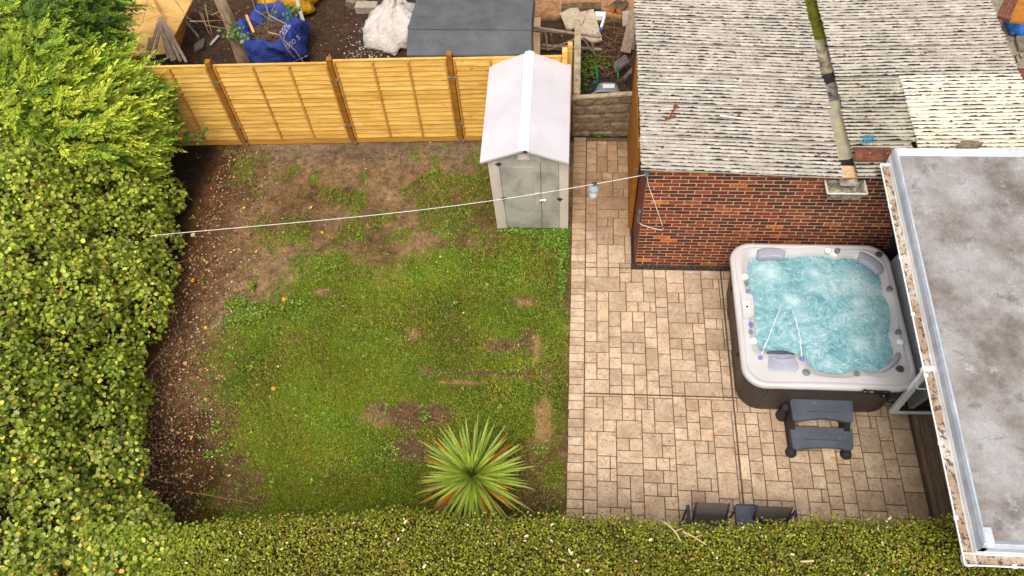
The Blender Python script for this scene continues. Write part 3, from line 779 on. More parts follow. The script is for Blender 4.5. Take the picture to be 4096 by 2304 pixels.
# ------------------------------------------------------------------ small plastic shed
t = NT('pale beige plastic'); c = t.ramp(t.noise(2.5, 4, .6), [(.3, lin(196, 182, 166)), (.7, lin(214, 202, 188))]); t.bump(t.noise(220, 2, .5), .15, .003); PLB = t.done(c, .55, .35)
t = NT('grubby grey plastic'); n = t.noise(3.4, 5, .65); z_ = t.sep()[2]
c = t.ramp(n, [(.36, lin(150, 144, 132)), (.52, lin(176, 169, 157)), (.7, lin(186, 179, 168))]); t.bump(t.noise(220, 2, .5), .15, .003); PLG = t.done(c, .5, .35)
t = NT('mauve grey plastic roof'); c = t.ramp(t.noise(1.6, 5, .6), [(.3, lin(194, 186, 188)), (.7, lin(212, 204, 206))]); t.bump(t.noise(160, 3, .6), .2, .004); PLR = t.done(c, .5, .35)
PLW = simple('white ridge plastic', lin(246, 244, 240), lin(252, 250, 247), 3, .35, .5)
BLKM = simple('black fitting', lin(24, 22, 22), lin(44, 40, 38), 20, .5, .4)
shed = empty('garden_shed', (-1.62, 1.6, 0), 'small pale plastic garden shed with gabled roof and white ridge', 'shed')
SX0, SX1, SY0, SY1, ZE, ZP, PX = -2.215, -1.115, 0.66, 2.42, 1.66, 1.945, -1.708
FX0, FX1 = -2.165, -1.115
def xw(z, lft): return (-2.19 - 0.045 * z / 1.66) if lft else (-1.07 - 0.012 * z / 1.66)
m = MB()
for lft in (True, False):
    sg = -1 if lft else 1
    x0b, x0t = xw(0, lft), xw(ZE, lft)
    m.prism([(x0b, SY0, .02), (x0b - sg * .045, SY0, .02), (x0t - sg * .045, SY0, ZE), (x0t, SY0, ZE)], (0, SY1 - SY0, 0))
m.prism([(xw(0, 1), SY1 - .04, .02), (xw(0, 0), SY1 - .04, .02), (xw(ZE, 0), SY1 - .04, ZE), (PX, SY1 - .04, ZP - .03), (xw(ZE, 1), SY1 - .04, ZE)], (0, .04, 0))
m.build('wall', PLB, shed)
for lft in (True, False):
    sg = 1 if lft else -1; wd = .145 if lft else .125
    m = MB(); m.prism([(xw(0, lft) - sg * .01, SY0 - .012, .02), (xw(0, lft) + sg * wd, SY0 - .012, .02), (xw(ZE, lft) + sg * wd, SY0 - .012, ZE - .02), (xw(ZE, lft) - sg * .01, SY0 - .012, ZE - .02)], (0, .03, 0))
    m.prism([(xw(0, lft) + sg * .03, SY0 - .022, .05), (xw(0, lft) + sg * (wd - .03), SY0 - .022, .05), (xw(ZE, lft) + sg * (wd - .03), SY0 - .022, ZE - .05), (xw(ZE, lft) + sg * .03, SY0 - .022, ZE - .05)], (0, .012, 0))
    m.build('corner_panel', PLB, shed)
# vertical ribs on the side walls
m = MB()
for k in range(9): m.prism([(xw(0, 0), SY0 + .15 + .19 * k, .04), (xw(0, 0) + .012, SY0 + .15 + .19 * k, .04), (xw(ZE, 0) + .012, SY0 + .15 + .19 * k, ZE - .04), (xw(ZE, 0), SY0 + .15 + .19 * k, ZE - .04)], (0, .09, 0))
m.build('side_rib', PLB, shed)
dz0, dz1 = .03, 1.60
dl0, dl1 = xw(0, 1) + .15, xw(dz1, 1) + .15; dr0, dr1 = xw(0, 0) - .13, xw(dz1, 0) - .13
split0, split1 = dr0 - .275, dr1 - .265
def leaf(xa0, xb0, xa1, xb1, y, th, z0=dz0, z1=dz1): return MB().prism([(xa0, y, z0), (xb0, y, z0), (xb1, y, z1), (xa1, y, z1)], (0, th, 0))
dA = leaf(dl0, split0 - .004, dl1, split1 - .004, SY0 + .004, .03).build('door', PLG, shed)
pb = leaf(dl0 + .14, split0 - .13, dl1 + .13, split1 - .12, SY0 - .004, .01, .12, 1.50); pb.build('door_panel', PLG, dA)
dB = leaf(split0 + .004, dr0, split1 + .004, dr1, SY0 + .002, .03).build('door', PLG, shed)
leaf(split0 + .05, dr0 - .05, split1 + .05, dr1 - .05, SY0 - .005, .008, .12, 1.50).build('door_panel', PLG, dB)
m = MB(); xh = split0 - .06; m.box((xh, SY0 - .008, .78), (.07, .025, .3), .008); m.build('pull', PLG, dA)
m = MB(); m.tube([(split0 - .03, SY0 - .02, .76), (split0 + .05, SY0 - .035, .79)], .016, 8); m.lathe((split0 + .055, SY0 - .035, .79), [(.0, -.02), (.022, -.012), (.022, .012), (.0, .02)], 8); m.build('latch', PLW, dB, smooth=True)
for (xx, zz) in ((dl1 - .005, 1.585), (dl0 + .005 + (dl1 - dl0) * .5, .80), (dr0 + .01, .80)):
    m = MB(); m.tube([(xx - .045, SY0 - .02, zz), (xx, SY0 - .03, zz + .006), (xx + .045, SY0 - .02, zz + .004)], .011, 6); m.lathe((xx, SY0 - .026, zz), [(.018, -.022), (.018, .022)], 8, (0, 0, 1)); m.build('hinge', BLKM, shed)
# gable and vent
m = MB(); m.prism([(xw(ZE, 1) + .02, SY0 - .006, 1.60), (xw(ZE, 0) - .02, SY0 - .006, 1.60), (xw(ZE, 0) - .02, SY0 - .006, 1.66), (PX, SY0 - .006, 1.90), (xw(ZE, 1) + .02, SY0 - .006, 1.66)], (0, .04, 0)); gab = m.build('gable', PLG, shed)
m = MB()
for q in range(3): m.box((PX - .01, SY0 - .012, 1.70 + .035 * q), (.13, .016, .012), .003)
m.box((PX - .01, SY0 - .008, 1.735), (.17, .008, .125), .003)
m.build('vent', PLB, gab)
m = MB()
for sx in (-.2, .2): m.box((PX + sx, SY0 - .01, 1.69), (.10, .010, .07), .003)
m.build('gable_tile', PLG, gab)
yf, yb = .575, 2.60
def slope(sgn, nm):
    xe = -2.345 if sgn < 0 else -1.065
    zz = 1.70
    poly = [(PX, yf, 1.962), (xe, yf, zz), (xe, yf, zz - .035), (PX, yf, 1.927)]
    m = MB(); m.prism(poly, (0, yb - yf, 0)); return m.build(nm, PLR, shed)
slope(-1, 'roof_panel'); slope(1, 'roof_panel')
m = MB(); m.prism([(PX - .075, yf - .012, 1.940), (PX - .06, yf - .012, 1.958), (PX, yf - .012, 1.978), (PX + .06, yf - .012, 1.958), (PX + .075, yf - .012, 1.940), (PX, yf - .012, 1.965)], (0, yb - yf + .024, 0)); m.build('ridge_cap', PLW, shed)
m = MB(); m.box((PX + .03, yf - .03, 1.955), (.05, .03, .03), .004); m.build('ridge_end', BLKM, shed)
m = MB(); c_ = aty(2015, 228, 2.66); m.box(c_ , (.3, .05, .03), .006); o = m.build('white_tray', PLW); tag(o, 'white plastic strip resting on the fence top behind the small shed', 'plastic strip')

# ------------------------------------------------------------------ hot tub
tub = empty('hot_tub', (2.38, -1.34, 0), 'square hot tub with pearl shell and bubbling turquoise water', 'hot tub')
TC_ = np.array([2.365, -1.345])
t = NT('pearl acrylic'); c = t.ramp(t.noise(1.4, 3, .5), [(.3, lin(190, 184, 182)), (.7, lin(212, 206, 203))]); t.b.inputs['Coat Weight'].default_value = .5; t.b.inputs['Coat Roughness'].default_value = .12; PEARL = t.done(c, .28, .5)
t = NT('dark composite cladding'); n = t.noise(3, 5, .6, t.mapped((3, 3, 30))); c = t.ramp(n, [(.3, lin(54, 47, 44)), (.7, lin(86, 77, 70))]); t.bump(t.noise(10, 4, .7, t.mapped((2, 2, 40))), .25, .004); CLAD = t.done(c, .5, .35)
PILL = simple('lavender grey pillow', lin(150, 150, 164), lin(176, 176, 188), 3, .45, .4)
JETG = simple('grey jet plastic', lin(92, 94, 96), lin(150, 152, 152), 18, .35, .5)
JETB = simple('blue tinted valve', lin(110, 112, 168), lin(150, 152, 196), 18, .2, .5)
SPK = simple('speaker mesh', lin(58, 62, 66), lin(90, 92, 92), 60, .5, .4)
def zp(x, y): return (2850 + x / 1.811, 900 + y / 1.811)
inner_px = [(262, 280), (275, 250), (330, 236), (430, 248), (530, 240), (590, 235), (650, 228), (720, 222), (790, 226), (850, 238), (890, 258), (920, 248), (970, 240), (1020, 245), (1060, 262), (1110, 290), (1160, 322), (1195, 350),
            (1215, 390), (1222, 430), (1220, 470), (1224, 500), (1245, 530), (1268, 565), (1282, 620), (1286, 680), (1284, 730), (1275, 775), (1268, 800), (1285, 840), (1300, 880), (1308, 920), (1300, 970), (1275, 1005), (1235, 1040), (1200, 1062),
            (1150, 1070), (1110, 1065), (1060, 1052), (1030, 1048), (990, 1062), (940, 1078), (880, 1082), (820, 1075), (760, 1060), (720, 1045), (695, 1020), (682, 985), (655, 950), (600, 932), (500, 916), (395, 920), (352, 918), (335, 900), (320, 860),
            (312, 800), (310, 740), (310, 680), (308, 620), (300, 560), (285, 500), (266, 440), (258, 380), (258, 320)]
ZW = 0.80
ip = np.array([at(*zp(*q), ZW)[:2] for q in inner_px]) - TC_
ia = np.arctan2(ip[:, 1], ip[:, 0]); ir = np.linalg.norm(ip, axis=1); od = np.argsort(ia); ia, ir = ia[od], ir[od]
NA = 256; ang = np.linspace(-math.pi, math.pi, NA, endpoint=False)
rin = np.interp(ang, np.concatenate([ia - 2 * math.pi, ia, ia + 2 * math.pi]), np.concatenate([ir] * 3))
def circ(a, kk):
    o_ = np.zeros_like(a)
    for d_ in range(-kk, kk + 1): o_ += np.roll(a, d_)
    return o_ / (2 * kk + 1)
rin = circ(rin, 1)
def rrect(hx, hy, rc):
    """radius of a rounded rectangle at each angle"""
    out = []
    for a in ang:
        dx, dy = math.cos(a), math.sin(a)
        s1 = min(hx / max(abs(dx), 1e-9), hy / max(abs(dy), 1e-9)); px_, py_ = abs(dx) * s1, abs(dy) * s1
        if px_ > hx - rc and py_ > hy - rc:
            cx, cy = hx - rc, hy - rc; b = abs(dx) * cx + abs(dy) * cy; q = cx * cx + cy * cy - rc * rc
            s1 = b + math.sqrt(max(b * b - q, 0))
        out.append(s1)
    return np.array(out)
HX, HY = 1.11, 1.145
ro = rrect(HX, HY, .30)
def ringpts(r, z):
    z = np.broadcast_to(z, r.shape); return [(TC_[0] + r[i] * math.cos(ang[i]), TC_[1] + r[i] * math.sin(ang[i]), z[i]) for i in range(NA)]
sm = circ(rin, 5); gap = np.maximum(ro - rin, .03)
prof = [(ro - .03, .825), (ro - .004, .835), (ro, .86), (ro - .004, .885), (ro - .02, .905), (ro - .045, .915), (ro - .075, .913), (ro - .085, .905), (ro - .10, .905),
        (rin + gap * .45, .915), (rin + np.minimum(gap * .4, .14), .910), (rin + np.minimum(gap * .33, .105), .886), (rin + np.minimum(gap * .30, .085), .884), (rin + np.minimum(gap * .24, .065), .862), (rin + np.minimum(gap * .18, .045), .858), (rin + .012, .835), (rin - .004, .78), (rin * .97, .60), (rin * .9, .42), (rin * .5, .36), (rin * .05, .36)]
for k2 in range(1, 9): prof[k2] = (np.maximum(prof[k2][0], rin + gap * (.5 if k2 > 5 else .55)), prof[k2][1])
m = MB(); m.grid([ringpts(np.asarray(r_), z_) for r_, z_ in prof][::-1]); 
# close the loop
b_n = NA
me_rows = len(prof)
for i in range(me_rows - 1): m.f.append((i * b_n + b_n - 1, (i + 1) * b_n + b_n - 1, (i + 1) * b_n, i * b_n))
shell = m.build('shell', PEARL, tub); shell.data.polygons.foreach_set('use_smooth', [True] * len(shell.data.polygons))
# cabinet
rc_ = rrect(HX - .055, HY - .055, .30); rcb = rrect(HX - .10, HY - .10, .30)
m = MB(); m.grid([ringpts(rcb, 0.015), ringpts(rc_, .84)][::-1]); m.f.append((0 * NA + NA - 1, NA + NA - 1, NA, 0))
cab = m.build('cabinet', BLKM, tub, smooth=True)
# horizontal boards front and left, ribbed corners
def tap(z, h): return h - .10 + .045 * z / .84
for q in range(6):
    z0, z1 = .03 + q * .134, .03 + (q + 1) * .134 - .005
    for face in ('front', 'left', 'right'):
        hw = (HX if face == 'front' else HY) - .36
        m = MB()
        if face == 'front':
            y0, y1 = TC_[1] - tap(z0, HY) - .012, TC_[1] - tap(z1, HY) - .012; m.prism([(TC_[0] - hw, y0, z0), (TC_[0] - hw, y1, z1), (TC_[0] - hw, y1 + .014, z1), (TC_[0] - hw, y0 + .014, z0)], (2 * hw, 0, 0))
        else:
            sg = -1 if face == 'left' else 1
            x0, x1 = TC_[0] + sg * (tap(z0, HX) + .012), TC_[0] + sg * (tap(z1, HX) + .012); m.prism([(x0, TC_[1] - hw, z0), (x1, TC_[1] - hw, z1), (x1 - sg * .014, TC_[1] - hw, z1), (x0 - sg * .014, TC_[1] - hw, z0)], (0, 2 * hw, 0))
        m.build('cladding_board', CLAD, cab)
for (sx, sy) in ((-1, -1), (1, -1), (-1, 1)):
    m = MB(); rows_ = []
    nr = 15
    for k2 in range(nr):
        a0 = k2 / nr; a1 = (k2 + .86) / nr
        for z0, z1 in ((.03, .83),):
            V = []
            for z in (z0, z1):
                for aa in (a0, a1):
                    L_ = .06 + .42 + .06; tt = aa * L_
                    if tt < .06: lx, ly = 1.0, None
                    cx = tap(z, HX) + .012; cy = tap(z, HY) + .012; R3 = .30
                    th_ = aa * math.pi / 2
                    px_ = (cx - R3 - .0) + R3 * math.cos(th_); py_ = (cy - R3) + R3 * math.sin(th_)
                    V.append((TC_[0] + sx * px_, TC_[1] + sy * py_, z))
                    V.append((TC_[0] + sx * (px_ - .012 * math.cos(th_)), TC_[1] + sy * (py_ - .012 * math.sin(th_)), z))
            m.add(V, [(0, 2, 6, 4), (0, 4, 5, 1), (2, 3, 7, 6), (4, 6, 7, 5)])
    m.build('corner_panel', CLAD, cab)
# water surface with foam
rw = rin + .012; NR = 70; Vw = [(TC_[0], TC_[1], ZW)]; 
RRm = np.linspace(1 / NR, 1, NR)
WX = TC_[0] + np.outer(RRm, rw * np.cos(ang)); WY = TC_[1] + np.outer(RRm, rw * np.sin(ang))
wz = .022 * (fbm(WX * 5, WY * 5, 61, 3) - .5) + .012 * (fbm(WX * 15, WY * 15, 67, 3) - .5)
edge = sstep(1.0, .9, RRm)[:, None]
boil = np.zeros_like(WX)
for (ux, uy, rr2) in ((420, 340, .25), (1050, 400, .28), (830, 1000, .14), (1090, 880, .26), (600, 560, .2), (740, 350, .12), (1060, 560, .15)):
    cc_ = at(*zp(ux, uy), ZW); boil += np.exp(-((WX - cc_[0]) ** 2 + (WY - cc_[1]) ** 2) / (rr2 * .6) ** 2)
wz = wz * edge * (0.8 + 1.2 * np.clip(boil, 0, 1)) + .006 * np.clip(boil, 0, 1) * edge
Vw = np.concatenate([[[TC_[0], TC_[1], ZW]], np.stack([WX, WY, ZW + wz], 2).reshape(-1, 3)])
I = 1 + np.arange(NR * NA).reshape(NR, NA); In = np.roll(I, -1, axis=1)
Fw = np.stack([I[:-1].ravel(), I[1:].ravel(), In[1:].ravel(), In[:-1].ravel()], 1)
Fc = np.stack([np.zeros(NA, int), I[0], In[0], In[0]], 1)
foam = np.clip(boil * .75, 0, 1).reshape(-1); fcol = np.concatenate([[0], foam])
t = NT('bubbling spa water')
fo = t.attr(); n1 = t.noise(2.4, 5, .62, dist=1.4); n2 = t.noise(26, 5, .8, dist=.6)
streak = t.ramp(t.noise(3.2, 4, .6, dist=3.0), [(.47, 0.0), (.5, .8), (.53, 0.0)])
body = t.ramp(n1, [(.34, lin(112, 174, 182)), (.5, lin(152, 202, 208)), (.66, lin(196, 226, 230))])
fm = t.math('MULTIPLY', fo, t.ramp(n2, [(.32, .25), (.62, 1.0)])); fm = t.math('MAXIMUM', t.math('MULTIPLY', fm, .95), t.math('MULTIPLY', streak, t.ramp(n2, [(.4, .2), (.6, 1.0)])))
c = t.mix(fm, body, lin(226, 240, 240))
t.bump(t.math('ADD', n2, t.noise(60, 3, .7)), .35, .02)
WATER = t.done(c, .10, .5)
tr = t.n('ShaderNodeBsdfTransparent'); mx = t.n('ShaderNodeMixShader'); tr.inputs[0].default_value = lin(176, 222, 226)
fac = t.math('SUBTRACT', .30, t.math('MULTIPLY', fm, .35), True); t.L(fac, mx.inputs[0]); t.L(t.b.outputs[0], mx.inputs[1]); t.L(tr.outputs[0], mx.inputs[2]); t.L(mx.outputs[0], t.out.inputs[0])
wme = np_mesh('water', Vw, np.concatenate([Fw]), WATER, np.stack([fcol] * 3, 1), True)
wtr = link('water', wme); attach(wtr, tub)
# white jets of water arching from the two nozzles
FOAM = simple('white water', lin(236, 246, 246), lin(250, 254, 254), 30, .3, .4)
for (a, b) in (((350, 950), (500, 575)), ((648, 958), (560, 575))):
    pa, pb_ = at(*zp(*a), .90), at(*zp(*b), .81); m = MB()
    jp = []
    for k2 in range(40):
        f_ = k2 / 39; p = pa * (1 - f_) + pb_ * f_; p[2] += .10 * math.sin(math.pi * f_); jp.append(p + np.array([rr_.uniform(-.006, .006), rr_.uniform(-.006, .006), 0]))
    m.tube(jp, [.002 + .006 * rr_.random() for _ in jp], 5)
    m.build('water_jet', FOAM, tub)
# jets below the water line
for (ux, uy) in ((350, 275), (378, 275), (470, 262), (500, 268), (620, 270), (735, 270), (650, 560), (880, 840), (890, 890), (900, 800), (1060, 290), (1100, 310), (1130, 345), (1150, 330), (1250, 620), (1240, 605), (1262, 720), (1090, 570), (1060, 590), (1050, 565), (850, 440), (350, 370), (320, 380), (1160, 400), (1150, 1055)):
    p = at(*zp(ux, uy), .755); m = MB(); m.lathe(p, [(.006, 0), (.024, .002), (.028, .012), (.02, .014)], 12); m.build('jet', BLKM, tub)
# pillows
def pillow(px, z, th, nm='pillow', mat=PILL):
    pts = [at(*zp(*q), z) for q in px]; c_ = sum(pts) / len(pts); m = MB(); rings = []
    for s_, dz in ((1.0, -.05), (1.0, 0.0), (.97, th * .6), (.86, th * .95), (.5, th), (.02, th)):
        rings.append([(c_[0] + (p[0] - c_[0]) * s_, c_[1] + (p[1] - c_[1]) * s_, z + dz) for p in pts] + [(c_[0] + (pts[0][0] - c_[0]) * s_, c_[1] + (pts[0][1] - c_[1]) * s_, z + dz)])
    m.grid(rings); o = m.build(nm, mat, tub, smooth=True); return o
def dense(px, k=4):
    out = []
    for i in range(len(px)):
        a, b = np.array(px[i], float), np.array(px[(i + 1) % len(px)], float)
        for q in range(k): out.append(tuple(a + (b - a) * q / k))
    return out
for px in ([(322, 186), (345, 176), (395, 169), (450, 170), (500, 180), (530, 194), (526, 215), (515, 243), (470, 238), (420, 236), (370, 240), (328, 242)],
           [(1060, 200), (1085, 196), (1130, 215), (1180, 250), (1225, 290), (1242, 320), (1225, 345), (1192, 350), (1160, 315), (1110, 280), (1062, 258), (1055, 225)],
           [(1330, 925), (1358, 930), (1360, 950), (1340, 990), (1300, 1030), (1260, 1055), (1215, 1068), (1200, 1060), (1250, 1030), (1290, 990), (1315, 955)],
           [(395, 925), (450, 935), (510, 938), (560, 935), (592, 945), (610, 985), (637, 1035), (632, 1060), (600, 1080), (500, 1084), (410, 1072), (384, 1045), (385, 990)]):
    pillow(dense(px[::-1], 3), .885, .035)
pillow(dense([(392, 922), (420, 918), (470, 914), (540, 920), (590, 936), (592, 948), (540, 938), (470, 936), (400, 938)][::-1], 3), .90, .035, 'pillow_rim', SPK)
pillow(dense([(415, 952), (470, 968), (540, 970), (592, 958), (580, 985), (520, 1000), (450, 990)][::-1], 3), .915, .018, 'pillow_fold')
def valve(ux, uy, r, mat, nm, cap=True):
    p = at(*zp(ux, uy), .915); m = MB(); m.lathe(p, [(r, -.03), (r, .006), (r * .9, .016), (r * .62, .018), (r * .6, .012), (r * .35, .014), (r * .3, .03), (.002, .032)], 18); return m.build(nm, mat, tub, smooth=False)
for (ux, uy, r) in ((905, 184, .040), (246, 422, .032), (277, 776, .032), (680, 1068, .052), (1048, 1076, .036), (1284, 460, .040), (1347, 774, .040)): valve(ux, uy, r, JETG, 'control_knob')
for (ux, uy, r) in ((260, 481, .035), (279, 722, .035), (347, 963, .033), (649, 970, .033)): valve(ux, uy, r, JETB, 'water_valve')
for (ux, uy, r) in ((1205, 213, .05), (1358, 1043, .05)): valve(ux, uy, r, SPK, 'speaker')
for (ux, uy) in ((838, 182), (236, 372), (1362, 845), (298, 838)):
    p = at(*zp(ux, uy), .915); m = MB(); m.lathe(p, [(.05, -.02), (.05, .004), (.035, .02), (.01, .026)], 16); m.build('filter_knob', PLW, tub, smooth=True)
p = [at(*zp(*q), .918) for q in ((205, 500), (262, 498), (290, 518), (300, 590), (295, 655), (270, 675), (222, 680))]
m = MB(); m.prism(p, (0, 0, .012)); cpl = m.build('control_panel', PEARL, tub)
p = [at(*zp(*q), .9305) for q in ((230, 555), (265, 552), (276, 625), (272, 632), (240, 628))]
m = MB(); m.prism(p, (0, 0, .006)); kp = m.build('keypad', PLW, cpl)
p0 = at(*zp(252, 591), .9375); m = MB(); m.box(p0, (.028, .034, .004), .001, rz=-.05); m.build('screen', simple('dark lcd', lin(36, 34, 60)), kp)
BTN = simple('orange button print', lin(206, 160, 90))
for (ux, uy) in ((244, 566), (258, 566), (251, 573), (245, 609), (258, 609), (247, 618), (260, 618)):
    p0 = at(*zp(ux, uy), .938); m = MB(); m.lathe(p0, [(.008, -.002), (.008, .002)], 8); m.build('button', BTN, kp)
for (ux, uy) in ((138, 460), (182, 941)):
    p0 = atx(*zp(ux, uy), TC_[0] - HX + .035); m = MB(); m.box(p0, (.012, .06, .06), .003); m.box(p0 + np.array([-.01, 0, 0]), (.014, .03, .03), .003); m.build('strap_clip', BLKM, tub)
# cover lifter bracket
GLB = simple('glossy black lifter', lin(18, 18, 20), lin(34, 34, 36), 10, .2, .6)
yv = TC_[1] - HY - .02
m = MB(); a_, b_ = aty(*zp(1105, 1208), yv - .03), aty(*zp(1285, 1215), yv - .03)
m.tube([a_, (a_ * .6 + b_ * .4), b_], [.028, .026, .024], 10); m.lathe(a_, [(.0, -.03), (.03, -.02), (.034, 0), (.03, .02), (.0, .03)], 10)
q = aty(*zp(1250, 1240), yv - .02); m.box(q, (.10, .05, .08), .01); m.tube([q, q + [.06, -.01, -.10], q + [.02, 0, -.3]], .016, 8)
m.build('cover_lifter', GLB, tub, smooth=True)
# folded cover standing behind the tub
cov = empty('spa_cover', (3.66, -1.3, .1), 'folded hot tub cover standing between the tub and the house', 'cover')
VIN = simple('black vinyl', lin(24, 24, 28), lin(44, 42, 44), 14, .45, .4, .3, 40); LIN_ = simple('pale cover lining', lin(196, 200, 202), lin(214, 218, 218), 3, .5, .4)
m = MB(); m.prism([(3.535, -2.45, .30), (3.60, -2.45, .30), (3.84, -2.45, 1.42), (3.77, -2.45, 1.42)], (0, 2.16, 0)); m.build('half', LIN_, cov)
m = MB(); m.prism([(3.61, -2.45, .30), (3.69, -2.45, .30), (3.94, -2.45, 1.42), (3.85, -2.45, 1.42)], (0, 2.16, 0)); m.build('half', VIN, cov)
m = MB(); Pg = []
pa = [aty(3502, 886, -.13), aty(3508, 1000, -.13)]
for k2 in range(7):
    f_ = k2 / 6; x_ = 3.50 + .30 * f_; Pg.append([(x_, -.27 + .02 * math.sin(f_ * 6), .35), (x_ + .01, -.24 + .04 * math.sin(f_ * 5), .85), (x_ - .02, -.20 + .03 * math.sin(f_ * 4), 1.12), (x_ - .02 , -.10 + .02 * math.sin(f_ * 4), 1.20 + .05 * f_)])
m.grid(Pg); m.grid([[(p[0] + .01, p[1] + .03, p[2] - .01) for p in r_] for r_ in Pg][::-1])
m.build('vinyl_flap', VIN, cov, smooth=True)

# ------------------------------------------------------------------ spa steps
stp = empty('spa_steps', (2.37, -2.75, 0), 'dark grey two tread plastic steps in front of the hot tub', 'steps')
t = NT('slate grey plastic tread'); c = t.ramp(t.noise(4, 4), [(.3, lin(74, 78, 88)), (.7, lin(92, 96, 106))])
c = t.mix(t.ramp(t.noise(10, 5, .7, t.mapped((1, 1, 1), loc=(2, 5, 0))), [(.62, 0.0), (.70, .5)]), c, lin(150, 152, 156)); t.bump(t.noise(1, 2, .5, t.mapped((4, 120, 4))), .3, .004); TRD = t.done(c, .55, .35)
def tread(px, z, th):
    pts = [at(3100 + x / 2.73, 1540 + y_ / 2.73, z) for x, y_ in px]; c_ = sum(pts) / len(pts); m = MB(); rings = []
    for s_, dz in ((.96, -th), (1.0, -th + .012), (1.0, -.014), (.985, -.004), (.965, 0), (.6, 0), (.02, 0)):
        rings.append([(c_[0] + (p[0] - c_[0]) * (1 - (1 - s_) * .45), c_[1] + (p[1] - c_[1]) * s_, z + dz) for p in pts] + [(c_[0] + (pts[0][0] - c_[0]) * (1 - (1 - s_) * .45), c_[1] + (pts[0][1] - c_[1]) * s_, z + dz)])
    m.grid(rings); o = m.build('tread', TRD, stp); smooth_auto(o, 40)
tread([(162, 175), (172, 155), (200, 146), (500, 152), (810, 160), (840, 170), (852, 195), (860, 375), (850, 395), (830, 403), (780, 398), (680, 376), (520, 362), (400, 370), (250, 390), (222, 390), (200, 370)][::-1], .42, .06)
tread([(160, 480), (172, 458), (200, 450), (500, 458), (810, 468), (840, 478), (852, 500), (860, 680), (850, 700), (830, 708), (780, 702), (680, 682), (520, 675), (400, 682), (250, 702), (222, 698), (200, 680)][::-1], .21, .06)
DKP = simple('black plastic frame', lin(36, 33, 32), lin(58, 54, 52), 12, .6, .3)
for sx in (1.985, 2.70):
    m = MB(); m.prism([(sx - .03, -3.03, 0.012), (sx - .03, -2.42, 0.012), (sx - .03, -2.40, .35), (sx - .03, -2.66, .36), (sx - .03, -2.78, .2), (sx - .03, -3.0, .15), (sx - .03, -3.07, .06)], (.07, 0, 0))
    m.lathe((sx - .005, -3.03, .022), [(.075, 0), (.075, .04), (.05, .08), (.02, .1)], 16); m.lathe((sx - .06 if sx < 2.3 else sx + .02, -2.5, .022), [(.085, 0), (.085, .04), (.06, .12), (.05, .3)], 16)
    o = m.build('side_frame', DKP, stp)

# ------------------------------------------------------------------ house extension on the right
house = empty('house_extension', (4.5, -2.5, 0), 'flat roofed house extension with grey felt roof and white gutter', 'house')
t = NT('weathered roof felt')
n = t.noise(1.15, 6, .68, t.mapped((1, 1, 1), loc=(2, 0, 0))); n2 = t.noise(3.5, 6, .75); nf = t.noise(60, 4, .8)
c = t.ramp(n, [(.34, lin(112, 102, 94)), (.48, lin(146, 139, 134)), (.62, lin(166, 163, 162))])
c = t.mix(t.ramp(n2, [(.54, 0.0), (.66, .75)]), c, lin(104, 96, 90)); c = t.mix(t.ramp(t.noise(2.4, 6, .8, t.mapped((1, 1, 1), loc=(9, 4, 0))), [(.58, 0.0), (.68, .5)]), c, lin(200, 200, 202))
c = t.mix(1.0, c, t.ramp(nf, [(.3, (.75, .74, .73, 1)), (.7, (1.2, 1.2, 1.2, 1))]), 'MULTIPLY')
x_ = t.sep(); 
t.bump(t.math('ADD', nf, n2), .4, .01); FELT = t.done(c, .8, .25)
EDGE = simple('pale blue grey edge trim', lin(172, 178, 188), lin(208, 214, 222), 3, .5, .35, .15, 30)
WHT = simple('white upvc', lin(232, 232, 230), lin(244, 244, 242), 3, .35, .5)
RXa, RXb = 3.065, 2.925   # left roof edge at the far and near end
ya, yb_ = 0.10, -4.93
def rx(y): return RXa + (RXb - RXa) * (ya - y) / (ya - yb_)
ZT = 2.56
m = MB(); m.prism([(rx(yb_) + .06, yb_ + .05, ZT - .03), (7.5, yb_ + .05, ZT - .03), (7.5, ya - .06, ZT - .03), (rx(ya) + .06, ya - .06, ZT - .03)], (0, 0, .012)); roof = m.build('roof', FELT, house)
# raised, sloping trims
def trim(P, Q, inx, nm='roof_trim'):
    """triangular kerb between outer points P..Q and inner offset inx"""
    P, Q, inx = np.array(P), np.array(Q), np.array(inx); m = MB()
    poly = [P + [0, 0, -.13], P + [0, 0, .0], P + inx * .35 + [0, 0, .045], P + inx * .6 + [0, 0, .045], P + inx * 1.6 + [0, 0, -.012], P + inx * 1.6 + [0, 0, -.13]]
    m.prism(poly, Q - P); return m.build(nm, EDGE, roof)
trim((rx(yb_), yb_, ZT), (rx(ya), ya, ZT), (.04, 0, 0)); trim((rx(ya) - .0, ya, ZT), (7.5, ya, ZT), (0, -.06, 0)); trim((rx(yb_), yb_ - .0, ZT), (7.5, yb_, ZT), (0, .05, 0))
m = MB(); m.box((rx(yb_) + .06, yb_ + .09, ZT + .03), (.09, .2, .05), .01); m.build('corner_cap', EDGE, roof)
